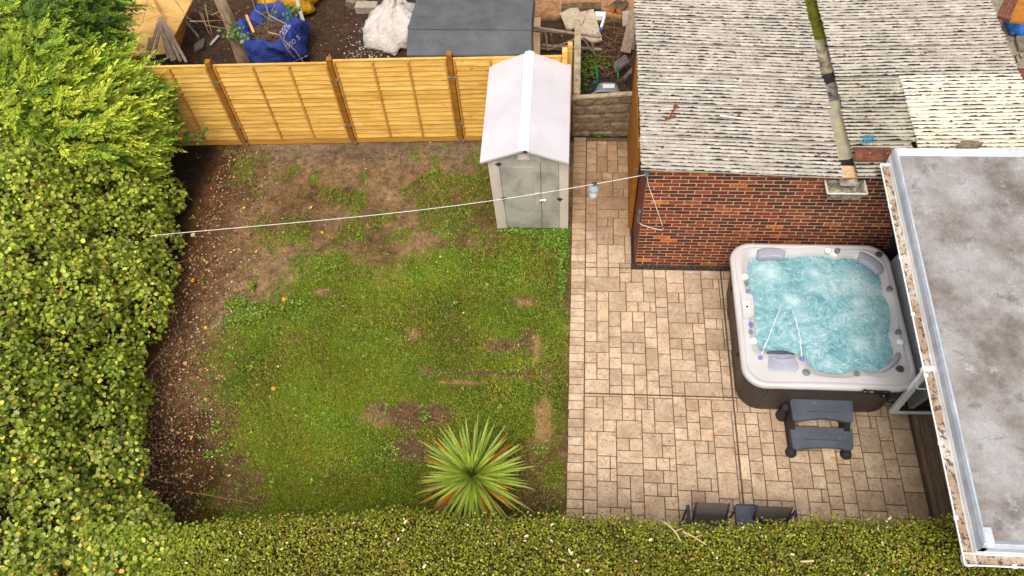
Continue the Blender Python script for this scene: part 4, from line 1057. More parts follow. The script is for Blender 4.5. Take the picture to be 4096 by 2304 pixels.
# fascia and gutter
m = MB(); m.prism([(rx(yb_) - .004, yb_, 2.22), (rx(ya) - .004, ya, 2.22), (rx(ya) - .004, ya, 2.44), (rx(yb_) - .004, yb_, 2.44)], (.02, 0, 0)); m.build('fascia', WHT, house)
m = MB(); m.prism([(rx(yb_), yb_ - .004, 2.22), (7.5, yb_ - .004, 2.22), (7.5, yb_ - .004, 2.44), (rx(yb_), yb_ - .004, 2.44)], (0, .02, 0)); m.build('fascia', WHT, house)
m = MB(); m.prism([(rx(yb_) + .02, yb_ + .02, 2.225), (7.5, yb_ + .02, 2.225), (7.5, ya - .02, 2.225), (rx(ya) + .02, ya - .02, 2.225)], (0, 0, .02)); m.build('soffit', WHT, house)
t = NT('silted gutter'); x_ = t.sep(); n = t.noise(9, 5, .7, t.mapped((1, .6, 1)))
c = t.ramp(t.noise(1.1, 3, .6, t.mapped((1, 1, 1), loc=(0, 3.2, 0))), [(.38, lin(204, 192, 178)), (.5, lin(160, 132, 106)), (.64, lin(210, 196, 178))])
c = t.mix(t.ramp(t.noise(16, 4, .7), [(.52, 0.0), (.58, .85)]), c, lin(62, 46, 42)); t.bump(n, .6, .01); SILT = t.done(c, .85, .2)
def gutter(P, Q, out, nm='gutter'):
    P, Q, out = np.array(P, float), np.array(Q, float), np.array(out, float)
    rows_ = []; rows2 = []
    for a in range(13):
        th_ = math.pi * a / 12; off = out * (.058 - .058 * math.cos(th_)) ; dz = -.062 * math.sin(th_)
        rows_.append([P + off + [0, 0, dz], Q + off + [0, 0, dz]])
        off2 = out * (.058 - .064 * math.cos(th_)); dz2 = -.069 * math.sin(th_); rows2.append([P + off2 + [0, 0, dz2], Q + off2 + [0, 0, dz2]])
    m = MB(); m.grid(rows_); m.grid(rows2[::-1]); g = m.build(nm, WHT, house, smooth=True)
    m = MB(); m.bar(P + out * .118 , Q + out * .118, .014, .014, .003); m.build('gutter_lip', WHT, g)
    n_ = 40; Pg = []
    for a in range(5):
        row = []
        for k2 in range(n_ + 1):
            f_ = k2 / n_; b = P + (Q - P) * f_; row.append(b + out * (.012 + .092 * a / 4) + [0, 0, -.028 + .012 * rr_.uniform(-1, 1)])
        Pg.append(row)
    m = MB(); m.grid(Pg); m.build('gutter_silt', SILT, g, smooth=True)
    L_ = np.linalg.norm(Q - P); k2 = 0.45
    while k2 < L_:
        b = P + (Q - P) * k2 / L_; m = MB(); m.box(b + out * .112 + [0, 0, .002], (.04, .04, .03), .004); m.build('gutter_clip', WHT, g); k2 += .78
    return g
gutter((rx(yb_) - .006, yb_ - .12, 2.40), (rx(-.02) - .006, -.02, 2.40), (-1, 0, 0)); gutter((rx(yb_) - .12, yb_ - .006, 2.40), (7.5, yb_ - .006, 2.40), (0, -1, 0))
m = MB(); m.box((rx(-.02) - .065, -.015, 2.375), (.13, .012, .075), .003); m.build('stop_end', WHT, house)
for yy in (-2.95,): 
    m = MB(); m.box((rx(yy) - .065, yy, 2.37), (.14, .05, .085), .006); m.build('gutter_joint', WHT, house)
# wall with door opening
REND = simple('cream render', lin(196, 188, 172), lin(214, 206, 190), 3, .85, .2, .4, 60)
WXX = 4.12
def wb(y0, y1, z0, z1): return MB().prism([(WXX, y0, z0), (WXX, y1, z0), (WXX, y1, z1), (WXX, y0, z1)], (.25, 0, 0))
wb(-2.42, .0, 0, 2.22).build('wall', REND, house); wb(-4.9, -3.95, 0, 2.22).build('wall', REND, house); wb(-3.95, -2.42, 2.06, 2.22).build('wall', REND, house)
m = MB(); m.prism([(WXX + .25, -4.9, 0), (7.4, -4.9, 0), (7.4, -4.9, 2.22), (WXX + .25, -4.9, 2.22)], (0, .25, 0)); m.build('wall', REND, house)
m = MB(); m.box((5.6, -3.2, .04), (2.7, 3.2, .08)); m.build('inner_floor', simple('dark wood floor', lin(84, 62, 44), lin(104, 78, 56), 5), house)
t = NT('door glass'); t.b.inputs['Transmission Weight'].default_value = 1.0; t.b.inputs['IOR'].default_value = 1.45; GLASS = t.done((.85, .9, .9, 1), .02, .5)
def door_leaf(hx, hy, ang_, wd, lab):
    """leaf hinged at (hx,hy); ang_ direction of the leaf in plan"""
    d = np.array([math.cos(ang_), math.sin(ang_), 0]); z0, z1 = .17, 2.05; h = np.array([hx, hy, 0]); fw, th = .085, .06
    m = MB(); e = h + d * wd
    n_ = np.array([-d[1], d[0], 0])
    m.bar(h + d * fw / 2 + [0, 0, z0], h + d * fw / 2 + [0, 0, z1], fw, th, .006, up=tuple(n_)); m.bar(e - d * fw / 2 + [0, 0, z0], e - d * fw / 2 + [0, 0, z1], fw, th, .006, up=tuple(n_))
    m.bar(h + d * fw + [0, 0, z0 + .06], e - d * fw + [0, 0, z0 + .06], th, .12, .006); m.bar(h + d * fw + [0, 0, z1 - .04], e - d * fw + [0, 0, z1 - .04], th, .08, .006)
    D_ = m.build('door', WHT, house)
    m = MB(); m.bar(h + d * fw * .9 + [0, 0, (z0 + z1) / 2], e - d * fw * .9 + [0, 0, (z0 + z1) / 2], .012, z1 - z0 - .19, 0); m.build('pane', GLASS, D_)
    m = MB(); m.bar(h + d * fw + [0, 0, z0 + .125], e - d * fw + [0, 0, z0 + .125], .075, .012, .002); m.build('bead', simple('dark gasket', lin(40, 44, 48)), D_)
    hp_ = e - d * .045 + [0, 0, 1.05]; m = MB()
    for sg in (-1, 1):
        m.box(hp_ + n_ * sg * .034, (.03, .012, .2), .004, rz=ang_); m.tube([hp_ + n_ * sg * .035, hp_ + n_ * sg * .075, hp_ + n_ * sg * .08 - d * .06, hp_ + n_ * sg * .07 - d * .13], .010, 8)
    m.build('handle', WHT, D_, smooth=True)
door_leaf(WXX - .02, -2.44, math.pi + .02, .78, ''); door_leaf(WXX - .02, -3.93, math.pi + .62, .66, '')

# ------------------------------------------------------------------ deck step by the door
deck = empty('timber_deck', (3.88, -3.6, 0), 'weathered grooved timber deck step along the house wall', 'deck')
DKW = simple('weathered decking', lin(112, 90, 70), lin(156, 130, 104), 5, .85, .15, .5, 60, stretch=(12, .6, 3), rnd=.12)
for k2 in range(3):
    x0 = 3.70 + .145 * k2
    for q in range(5):
        m = MB(); m.box((x0 + .014 + .028 * q, -3.68, .125), (.021, 2.5, .028), .004)
        if q == 0: mm = MB()
        mm.add(m.v, m.f)
    mm.box((x0 + .07, -3.68, .108), (.14, 2.5, .02)); mm.build('deck_board', DKW, deck)
m = MB(); m.box((3.678, -3.68, .07), (.03, 2.5, .135), .004); m.build('fascia_board', DKW, deck)

# ------------------------------------------------------------------ garden seats behind the hedge
CHM = simple('anthracite tube', lin(46, 50, 58), lin(58, 62, 70), 10, .45, .4); MESHF = simple('black mesh fabric', lin(104, 96, 86), lin(124, 114, 104), 240, .7, .2, lo=.4, hi=.6); TTOP = simple('grey metal table top', lin(76, 78, 86), lin(88, 90, 98), 4, .5, .35, .1, 200)
def seat(uL, uR, v, outer, lab):
    zt = .88; L_ = at(uL, v, zt); R_b = at(uR, v + (8 if outer < 0 else 0), zt); e = empty('garden_chair', ((L_[0] + R_b[0]) / 2, L_[1] - .3, 0), lab, 'chair', 'paired garden chairs behind the hedge')
    x0, x1, yt = L_[0] + .02, R_b[0] - .02, L_[1]
    Pg = [[(x0, yt, zt), (x1, yt, zt)], [(x0, yt - .06, zt - .17), (x1, yt - .06, zt - .17)], [(x0, yt - .12, .46), (x1, yt - .12, .46)], [(x0, yt - .17, .42), (x1, yt - .17, .42)], [(x0, yt - .60, .44), (x1, yt - .60, .44)]]
    m = MB(); m.grid(Pg[::-1]); m.grid([[(p[0], p[1] + .012, p[2] - .008) for p in r_] for r_ in Pg]); m.build('mesh_seat', MESHF, e)
    m = MB(); m.bar((x0, yt - .07, zt - .19), (x1, yt - .07, zt - .19), .03, .006); m.build('seam', CHM, e)
    for xx in (x0 - .015, x1 + .015):
        m = MB(); m.tube([(xx, yt, zt + .01), (xx, yt - .06, zt - .17), (xx, yt - .12, .46), (xx, yt - .19, .42), (xx, yt - .62, .44), (xx, yt - .64, .02)], .014, 8); m.build('side_rail', CHM, e, smooth=True)
        m = MB(); m.tube([(xx, yt - .13, .44), (xx, yt + .07, .035)], .014, 8); m.build('leg', CHM, e)
    ox = x0 - .085 if outer < 0 else x1 + .10
    m = MB(); m.tube([(ox, yt + .03, .70), (ox, yt - .06, .70), (ox, yt - .58, .66)], .020, 8); m.build('armrest', CHM, e)
    m = MB(); m.tube([(ox, yt + .02, .69), (ox, yt + .0, .035)], .014, 8); m.tube([(ox, yt - .55, .66), (ox, yt - .6, .035)], .014, 8); m.tube([(ox, yt - .1, .45), (x0 if outer < 0 else x1, yt - .1, .45)], .012, 8); m.build('arm_support', CHM, e)
seat(2782, 2918, 2012, -1, 'dark mesh garden chair left of the small grey table, half hidden by the hedge')
seat(3025, 3168, 2026, 1, 'dark mesh garden chair right of the small grey table, half hidden by the hedge')
tb = at(2988, 2058, .62); tt_ = empty('side_table', (tb[0], tb[1] - .1, 0), 'small grey table with rounded corners between the two mesh chairs', 'table')
hw = .142; m = MB(); poly = []
for (sx, sy) in ((1, 1), (-1, 1), (-1, -1), (1, -1)):
    a0 = {(1, 1): 0, (-1, 1): 90, (-1, -1): 180, (1, -1): 270}[(sx, sy)]
    for k2 in range(6):
        th_ = math.radians(a0 + 18 * k2); poly.append((tb[0] + sx * (hw - .055) + .055 * math.cos(th_), tb[1] - .08 + sy * (.2 - .055) + .055 * math.sin(th_), .60))
m.prism(poly, (0, 0, .022)); m.build('table_top', TTOP, tt_)
m = MB(); m.tube([(p[0], p[1], .622) for p in poly] + [(poly[0][0], poly[0][1], .622)], .009, 6); m.build('rim', CHM, tt_, smooth=True)
for (sx, sy) in ((1, 1), (-1, 1), (-1, -1), (1, -1)):
    m = MB(); m.tube([(tb[0] + sx * .11, tb[1] - .08 + sy * .16, .60), (tb[0] + sx * .12, tb[1] - .08 + sy * .18, .035)], .012, 8); m.build('leg', CHM, tt_)

# ------------------------------------------------------------------ clothes line
LINE = simple('white plastic line', lin(236, 232, 222), lin(248, 246, 238), 10, .5, .3)
cA = aty(2587, 698, -.06); cB = at(600, 943, 1.75)
cl = empty('clothes_line', cA, 'white clothes line stretched from the garage corner to the left hedge', 'line')
pts = []
mid_px = {0: (2587, 698), .1: (2440, 748), .25: (2100, 795), .5: (1600, 846), .75: (1100, 896), 1.0: (600, 943)}
ks = sorted(mid_px); 
for f_ in np.linspace(0, 1, 40):
    u = np.interp(f_, ks, [mid_px[k2][0] for k2 in ks]); p = cA + (cB - cA) * f_; sag = -.22 * math.sin(math.pi * min(1, f_ * 1.0)) * (1 - f_ * .6)
    pts.append(p + np.array([0, 0, sag]))
m = MB(); m.tube(pts, .0038, 6); m.build('line', LINE, cl, smooth=True)
m = MB(); m.box(cA + [0, .03, 0], (.05, .06, .05), .008); m.tube([cA + [-.0, 0, .03], cA + [0, 0, -.03]], .022, 10); m.build('wall_pulley', GALV, cl)
pc = pts[4]; pl_ = empty('hanging_bell', pc + np.array([0, 0, -.2]), 'white and grey plastic cup hanging from the clothes line over the path', 'hanging cup')
m = MB(); m.lathe(pc + np.array([0, 0, -.09]), [(.012, .05), (.035, .04), (.075, .0), (.078, -.012), (.06, -.012)][::-1], 18); m.build('cap', simple('grey plastic cap', lin(140, 146, 154), lin(164, 170, 176), 6, .4, .4), pl_, smooth=True)
m = MB(); m.lathe(pc + np.array([0, 0, -.105]), [(.05, 0), (.056, -.05), (.058, -.13), (.045, -.15), (.01, -.155)][::-1], 18); m.build('cup', simple('white plastic cup', lin(226, 228, 230), lin(240, 242, 242), 6, .4, .4), pl_, smooth=True)
m = MB(); m.tube([pc + np.array([0, 0, -.045]), pc + np.array([.0, 0, -.01]), pc + np.array([.03, 0, .02]), pc + np.array([.0, 0, .035]), pc + np.array([-.02, 0, .015])], .010, 6); m.build('hook', BLKM, pl_, smooth=True)
# cleat and loose cord on the garage corner
ct = atx(2556, 866, -.045); m = MB(); m.box(ct, (.035, .07, .26), .01)
o = m.build('line_cleat', simple('blue grey plastic', lin(70, 84, 98), lin(96, 108, 120), 10, .45, .4)); tag(o, 'blue grey line cleat fixed to the red brown garage corner', 'cleat')
m = MB(); m.box(ct + [-.02, -.01, -.02], (.02, .04, .05), .004); ob = m.build('cam', simple('red plastic', lin(190, 30, 30)), o)
c1, c2, c3 = aty(2589, 706, -.03), aty(2651, 906, -.015), aty(2648, 921, -.015)
m = MB(); q1 = cA + [.01, -.01, -.04]; m.tube([q1, aty(2592, 735, -.03), aty(2625, 830, -.02), c2, c3, aty(2600, 910, -.02), aty(2566, 898, -.03), ct + [-.01, -.02, -.1], ct + [-.025, -.015, -.02]], .005, 5)
o = m.build('loose_cord', LINE); tag(o, 'thin pale cord hanging loose down the garage brickwork', 'cord')
m = MB(); m.lathe(c2, [(.02, -.01), (.02, .01)], 8, (0, -1, 0)); m.tube([c2, c2 + np.array([.05, -.02, .02])], .012, 6); m.build('wall_hook', RUST, o)

# ------------------------------------------------------------------ foliage builders
def foliage_mat(name, rough=0.5, sub=0.0, spec=.35, trans=0.25):
    t = NT(name); c = t.mix(1.0, t.attr(), t.ramp(t.noise(30, 3, .6), [(.3, (.8, .8, .8, 1)), (.7, (1.2, 1.2, 1.2, 1))]), 'MULTIPLY')
    t.done(c, rough, spec)
    tl = t.n('ShaderNodeBsdfTranslucent'); t.L(c, tl.inputs[0]); mx = t.n('ShaderNodeMixShader'); mx.inputs[0].default_value = trans
    t.L(t.b.outputs[0], mx.inputs[1]); t.L(tl.outputs[0], mx.inputs[2]); t.L(mx.outputs[0], t.out.inputs[0]); return t.m
LEAFM = foliage_mat('green leaf', .48, spec=.3); CONM = foliage_mat('conifer spray', .6, trans=.2); GRASSM = foliage_mat('grass blade', .6, trans=.3); HEDGEM = foliage_mat('hedge leaf', .5, spec=.25, trans=.2); CORDM = foliage_mat('sword leaf', .4, trans=.15)
LITM = foliage_mat('dead leaf', .8, trans=.1)
BARK = simple('brown twig bark', lin(92, 72, 56), lin(140, 112, 88), 20, .85, .2, .5, 80)
T_LEAF = np.array([[0, 0, 0], [.30, .40, .07], [.72, .34, .05], [1, 0, -.04], [.72, -.34, .05], [.30, -.40, .07]])
F_LEAF = np.array([[0, 1, 2, 3], [0, 3, 4, 5]])
T_SMALL = np.array([[0, 0, 0], [.5, .32, .06], [1, 0, 0], [.5, -.32, .06]]); F_SMALL = np.array([[0, 1, 2, 3]])
def frames(N, rg, T=None):
    N = N / np.linalg.norm(N, axis=1)[:, None]
    if T is None: T = rg.normal(size=N.shape)
    T = T - (T * N).sum(1)[:, None] * N; T /= np.linalg.norm(T, axis=1)[:, None] + 1e-9
    return T, np.cross(N, T), N
def leaf_arrays(P, N, size, asp, cols, rg, tmpl=T_LEAF, fac=F_LEAF, T=None):
    T, B, N = frames(N, rg, T); n = len(P); k = len(tmpl)
    V = P[:, None] + size[:, None, None] * (tmpl[None, :, 0:1] * T[:, None] + asp * tmpl[None, :, 1:2] * B[:, None] + tmpl[None, :, 2:3] * N[:, None])
    F = (np.arange(n)[:, None, None] * k + fac[None]).reshape(-1, fac.shape[1])
    return V.reshape(-1, 3), F, np.repeat(cols, k, axis=0)
def join(parts):
    V, F, C = [], [], []; b = 0
    for v, f, c in parts: V.append(v); F.append(f + b); C.append(c); b += len(v)
    return np.concatenate(V), np.concatenate(F), np.concatenate(C)
def pal(cols, n, rg, jit=.18, p=None):
    A = np.array([lin(*c)[:3] for c in cols]); i = rg.choice(len(cols), n, p=p); return A[i] * np.clip(rg.normal(1, jit, n), .45, 1.7)[:, None]
def lobe_points(lobes, n, rg, inner=.72, updir=.35):
    """points on the outside of a cluster of ellipsoids (cx,cy,cz,r)"""
    L = np.array([l[:4] for l in lobes]); w_ = L[:, 3] ** 2; w_ /= w_.sum(); P, N = [], []
    need = n
    while need > 0:
        k = max(need * 2, 500); i = rg.choice(len(L), k, p=w_); d = rg.normal(size=(k, 3)); d[:, 2] += updir * np.abs(d[:, 2]); d /= np.linalg.norm(d, axis=1)[:, None]
        rr2 = L[i, 3] * rg.uniform(.80, 1.06, k); p = L[i, :3] + d * rr2[:, None]
        ok = p[:, 2] > .04
        for l in L: ok &= ~(np.linalg.norm(p - l[:3], axis=1) < l[3] * inner)
        P.append(p[ok]); N.append(d[ok]); need -= ok.sum()
    return np.concatenate(P)[:n], np.concatenate(N)[:n]
def twigs(m, lobes, n, rg, L_=(.25, .6), r=.005, out=.3):
    for _ in range(n):
        l = lobes[rg.integers(len(lobes))]; d = rg.normal(size=3); d[2] = abs(d[2]); d[0] += .3; d /= np.linalg.norm(d)
        p0 = np.array(l[:3]) + d * l[3] * .6; ln = rg.uniform(*L_); q = d + rg.normal(size=3) * .5; q /= np.linalg.norm(q)
        p1 = p0 + d * l[3] * .4 + q * ln * .3; p2 = p1 + (q + rg.normal(size=3) * .3) * ln * .5
        m.tube([p0, p1, p2], [r, r * .7, r * .3], 5, False)
GREENS = [(152, 166, 46), (176, 184, 64), (126, 144, 42), (192, 198, 74), (104, 122, 38), (166, 174, 82)]
def shrub(label, lobes, n, size, cols, seed, nm='shrub', asp=1.0, p=None, ntw=30, group='hedge shrubs along the left boundary', droop=.3):
    rg = np.random.default_rng(seed); base = np.mean([l[:3] for l in lobes], axis=0)
    e = empty(nm, (base[0], base[1], 0), label, 'shrub', group)
    P, N = lobe_points(lobes, n, rg); Nn = N * .6 + rg.normal(size=N.shape) * .5 + np.array([.15, -.15, .5])
    hl = fbm(P[:, 1] * 2.6 + P[:, 0] * .8, P[:, 2] * 2.6 - P[:, 0] * 1.7, seed, 3); kp2 = rg.random(n) > .75 * sstep(.46, .37, hl); P, Nn, n = P[kp2], Nn[kp2], int(kp2.sum())
    V1 = leaf_arrays(P, Nn, rg.uniform(size * .45, size * 1.25, n), asp, pal(cols, n, rg, .26, p), rg)
    # deeper, sparser leaves
    n2 = int(n * .6); P2_, N2_ = lobe_points([(l[0], l[1], l[2], l[3] * .80) for l in lobes], n2, rg, .5)
    V2 = leaf_arrays(P2_, N2_ * .5 + rg.normal(size=N2_.shape) * .5 + [0, 0, .5], rg.uniform(size * .6, size * 1.1, n2), asp, pal(cols, n2, rg, .2, p), rg)
    V, F, C_ = join([V1, V2]); o = link('crown', np_mesh('crown', V, F, LEAFM, C_)); attach(o, e)
    m = MB()
    for k in range(5):
        l = lobes[rg.integers(len(lobes))]; b = np.array([base[0] + rg.uniform(-.3, .1), l[1] + rg.uniform(-.2, .2), 0]); m.tube([b, (b + np.array(l[:3])) / 2 + rg.normal(size=3) * .06, np.array(l[:3]) + [0, 0, l[3] * .5]], [.035, .024, .01], 7)
    m.build('stem', BARK, e)
    m = MB(); twigs(m, lobes, ntw, rg, (.3, .9), .007); m.build('twigs', BARK, e)['kind'] = 'stuff'; return e
def hedge_lobes(y0, y1, seed, xo=0.0, hs=1.0):
    rg = np.random.default_rng(seed); L = []; y = y0
    while y < y1:
        for (x, z, r) in ((-7.38, .42, .42), (-7.62, .95, .50), (-8.05, 1.45, .56), (-8.6, 1.75, .62), (-9.2, 1.85, .66), (-9.8, 1.8, .66)):
            L.append((x + xo + rg.uniform(-.22, .16), y + rg.uniform(-.2, .2), z * hs + rg.uniform(-.22, .22), r * rg.uniform(.55, 1.05)))
            L[-1] = (L[-1][0] - .30 - .20 * y,) + L[-1][1:]
        y += rg.uniform(.38, .52)
    return L
shrub('tall hazel like shrub with big light green leaves below the conifer', hedge_lobes(-.1, 1.7, 1), 21000, .068, GREENS + [(200, 196, 60), (150, 110, 56)], 101, p=[.2, .2, .17, .14, .13, .1, .05, .01])
shrub('broad leafy shrub at the left boundary opposite the middle of the lawn', hedge_lobes(-2.0, -.1, 2, .1), 21500, .066, GREENS + [(188, 170, 58), (150, 96, 50)], 102, p=[.2, .2, .17, .14, .12, .1, .055, .015])
shrub('dense dark leaved bramble shrub at the left boundary near the dark soil corner', hedge_lobes(-3.7, -2.0, 3, .08, .92), 22000, .060, [(128, 146, 42), (154, 168, 52), (104, 122, 34), (176, 184, 66), (140, 150, 64), (196, 186, 60)], 103, p=[.25, .22, .2, .14, .13, .06])
shrub('mixed bramble with yellowing leaves in the bottom left corner', hedge_lobes(-5.6, -3.75, 4, .22, .9) + [(-6.55, -4.35, .45, .36), (-6.2, -4.6, .8, .36), (-6.45, -4.85, 1.05, .42), (-5.9, -4.85, 1.2, .34), (-6.2, -5.2, 1.25, .42), (-5.6, -5.0, 1.35, .28), (-6.9, -5.0, 1.15, .5), (-6.6, -5.5, 1.35, .5), (-5.9, -5.4, 1.35, .4)], 26000, .060, [(136, 152, 48), (162, 172, 60), (110, 126, 38), (178, 188, 88), (226, 216, 92), (214, 164, 60), (156, 172, 106)], 104, p=[.24, .22, .18, .14, .09, .04, .09])
# conifer tree
def conifer(label, lobes, n, seed, cols, dirb, group='conifers at the back left corner'):
    rg = np.random.default_rng(seed); base = np.mean([l[:3] for l in lobes], axis=0)
    e = empty('conifer_tree', (base[0], base[1], 0), label, 'tree', group)
    P, N = lobe_points(lobes, n, rg, .6, .5); D = N * .55 + np.array(dirb) + rg.normal(size=N.shape) * .22; D /= np.linalg.norm(D, axis=1)[:, None]
    Nn = np.array([0, -.25, 1.0]) + rg.normal(size=N.shape) * .35
    T, B, N3 = frames(Nn, rg, D); ln = rg.uniform(.20, .46, n); tint = pal(cols, n, rg, .16)
    parts = []
    K = 13
    for k in range(K):
        f = (k + .5) / K; cen = P + T * (ln * f)[:, None]; w_ = ln * (.27 * (1 - f) + .05)
        for sg in (-1, 1):
            dirn = T * .75 + B * sg * .65 + N3 * rg.uniform(-.15, .25, n)[:, None]
            c_ = tint * (0.8 + .45 * f) * rg.uniform(.85, 1.15, n)[:, None]
            parts.append(leaf_arrays(cen, N3 + rg.normal(size=N3.shape) * .3, w_ * rg.uniform(.75, 1.25, n), .55, c_, rg, T_SMALL, F_SMALL, dirn))
    parts.append(leaf_arrays(P + T * (ln * .86)[:, None], N3, ln * .22, .5, tint * 1.25, rg, T_SMALL, F_SMALL, T))
    V, F, C_ = join(parts); o = link('crown', np_mesh('crown', V, F, CONM, C_)); attach(o, e)
    m = MB(); m.tube([(base[0] - .1, base[1], 0), (base[0], base[1], base[2] * .6), (base[0] + .05, base[1], base[2] + .3)], [.11, .08, .02], 9)
    for k in range(10):
        l = lobes[k % len(lobes)]; m.tube([(base[0], base[1], base[2] * .4 + .05 * k), (np.array(l[:3]) + base) / 2, np.array(l[:3])], [.035, .022, .008], 6)
    m.build('trunk', BARK, e); return e
def AL(L): return [tuple(at(u, v, z)) + (r,) for u, v, z, r in L]
conifer('bright lime green conifer overhanging the left end of the fence', AL([(530, 400, 1.55, .38), (440, 430, 1.75, .46), (560, 540, 1.2, .34), (460, 560, 1.5, .40), (520, 660, .9, .32), (330, 520, 1.9, .5), (370, 330, 1.95, .46), (490, 310, 1.7, .34), (260, 400, 2.1, .5)]), 1150, 201,
        [(170, 188, 52), (146, 170, 48), (192, 202, 60), (116, 146, 42), (206, 210, 70)], (.55, .25, .35))
conifer('dark green conifer in the top left corner of the garden', AL([(370, 60, 2.2, .40), (330, 150, 2.2, .43), (250, 60, 2.5, .5), (410, 170, 1.9, .32), (190, 160, 2.5, .5), (420, 20, 2.1, .32)]), 800, 202,
        [(88, 116, 32), (112, 140, 40), (68, 94, 30), (136, 156, 46)], (.35, -.25, .35))
conifer('lighter conifer at the left edge behind the hazel shrub', AL([(100, 300, 2.35, .5), (180, 420, 2.2, .5), (20, 180, 2.5, .5), (60, 420, 2.2, .45), (180, 250, 2.5, .45), (-80, 330, 2.4, .5)]), 950, 203,
        [(164, 182, 48), (136, 160, 44), (186, 196, 56), (110, 136, 40)], (.4, .2, .45))
shrub('ivy like climber growing between the conifers at the top left', AL([(80, 60, 2.6, .4), (150, 120, 2.45, .32), (10, 30, 2.7, .4), (470, 340, 1.9, .26), (480, 460, 1.75, .25), (640, 430, 1.1, .28), (660, 500, .8, .25)]), 1300, .085, [(114, 156, 46), (146, 176, 58), (92, 130, 42), (170, 190, 64)], 105, ntw=5)

# bramble arm crossing the fence
m = MB(); bp = [at(640, 600, .7), at(700, 545, .75), at(760, 530, .72), at(835, 520, .7)]; m.tube(bp, [.006, .005, .004, .002], 5)
br = m.build('bramble_runner', BARK); tag(br, 'bramble runner reaching out of the hedge across the foot of the fence', 'bramble')
rg = np.random.default_rng(55); Pb = np.concatenate([bp[0] + (bp[3] - bp[0]) * rg.uniform(0, 1, (46, 1)) + rg.normal(size=(46, 3)) * [.05, .05, .04]]); Pb[:, 1] = np.minimum(Pb[:, 1], 2.36)
V, F, C_ = leaf_arrays(Pb, np.array([0, -.6, .7]) + rg.normal(size=Pb.shape) * .3, rg.uniform(.045, .08, 46), .95, pal([(60, 112, 44), (84, 132, 50)], 46, rg), rg); o = link('leaves', np_mesh('leaves', V, F, LEAFM, C_)); attach(o, br)

# ------------------------------------------------------------------ clipped front hedge
rg = np.random.default_rng(77)
EDG = np.array([at(u, v, 1.6)[:2] for u, v in ((640, 2110), (720, 2092), (860, 2075), (1000, 2062), (1300, 2050), (1600, 2030), (1800, 2050), (2000, 2062), (2200, 2052), (2500, 2062), (2700, 2082), (2900, 2088), (3100, 2078), (3300, 2060), (3500, 2066), (3780, 2060))])
EDG = np.concatenate([EDG, [[4.6, -4.32]]])
def yedge(x): return np.interp(x, EDG[:, 0], EDG[:, 1]) + .02 * (fbm(x * 9, x * 0 + 3, 5) - .5)
hedge = empty('clipped_hedge', (-1.0, -5.3, 0), 'clipped small leaved green hedge across the front of the garden', 'hedge')
def hz(x, y): return 1.56 + .10 * (fbm(x * 1.3, y * 1.3, 81) - .5) + .05 * (fbm(x * 6, y * 6, 83) - .5)
NH = 78000
hx = rg.uniform(-6.45, 4.5, NH); dp = np.where(rg.random(NH) < .82, rg.uniform(0, 1.05, NH), rg.uniform(1.0, 1.8, NH)); hy = yedge(hx) - dp
rnd_z = -np.abs(rg.normal(0, .05, NH)); sh = sstep(.16, 0.0, dp) ** 2
hzv = hz(hx, hy) + rnd_z - .10 * sh
hole = fbm(hx * 5, hy * 5, 91); hzv -= .05 * sstep(.68, .78, hole)
keep = rg.random(NH) > .35 * sstep(.68, .78, hole)
P = np.stack([hx, hy, hzv], 1)[keep]; n = len(P)
# back face of the hedge and a ragged fringe
nb_ = 9000; bx = rg.uniform(-6.4, 4.5, nb_); bz = rg.uniform(.1, 1.52, nb_); Pbk = np.stack([bx, yedge(bx) - .02 + rg.normal(0, .03, nb_), bz], 1)
nf_ = 1500; fx_ = rg.uniform(-6.4, 4.5, nf_); Pf = np.stack([fx_, yedge(fx_) + rg.uniform(-.08, .02, nf_), hz(fx_, yedge(fx_)) + rg.uniform(-.02, .05, nf_)], 1)
Pall = np.concatenate([P, Pbk, Pf]); Na = np.concatenate([np.tile([0, -.15, 1.0], (n, 1)), np.tile([0, 1.0, .4], (nb_, 1)), np.tile([0, .2, 1.0], (nf_, 1))]) + rg.normal(size=Pall.shape) * .55
HC = [(122, 128, 28), (146, 148, 38), (102, 106, 22), (160, 166, 60), (124, 112, 38), (140, 98, 50), (186, 178, 92), (76, 92, 26)]
tone = (.78 + .5 * fbm(Pall[:, 0] * 1.5, Pall[:, 1] * 2.5, 95))[:, None]
Ch = pal(HC, len(Pall), rg, .25, [.24, .2, .17, .1, .12, .06, .03, .08]) * tone
lf = sstep(-4.2, -6.2, Pall[:, 0])[:, None]; Ch = Ch * (1 - lf * .5) + pal([(146, 180, 50), (120, 158, 46), (190, 200, 62)], len(Pall), rg, .2) * lf * .5
V, F, C_ = leaf_arrays(Pall, Na, rg.uniform(.017, .034, len(Pall)) * (1 + .7 * lf[:, 0]), .95, Ch, rg)
o = link('foliage', np_mesh('foliage', V, F, HEDGEM, C_)); attach(o, hedge); o['kind'] = 'stuff'
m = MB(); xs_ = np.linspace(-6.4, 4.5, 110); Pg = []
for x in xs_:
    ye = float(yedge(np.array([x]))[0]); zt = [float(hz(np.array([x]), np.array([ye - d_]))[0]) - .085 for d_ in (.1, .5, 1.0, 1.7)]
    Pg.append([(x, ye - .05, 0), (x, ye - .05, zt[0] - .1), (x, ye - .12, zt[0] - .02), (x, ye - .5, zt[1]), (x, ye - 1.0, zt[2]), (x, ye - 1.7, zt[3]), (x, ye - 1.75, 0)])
m.grid(Pg[::-1]); m.build('inner_twigs', simple('dark hedge interior', lin(38, 34, 16), lin(78, 66, 34), 40, .95, .1, 1.0, 60), hedge)
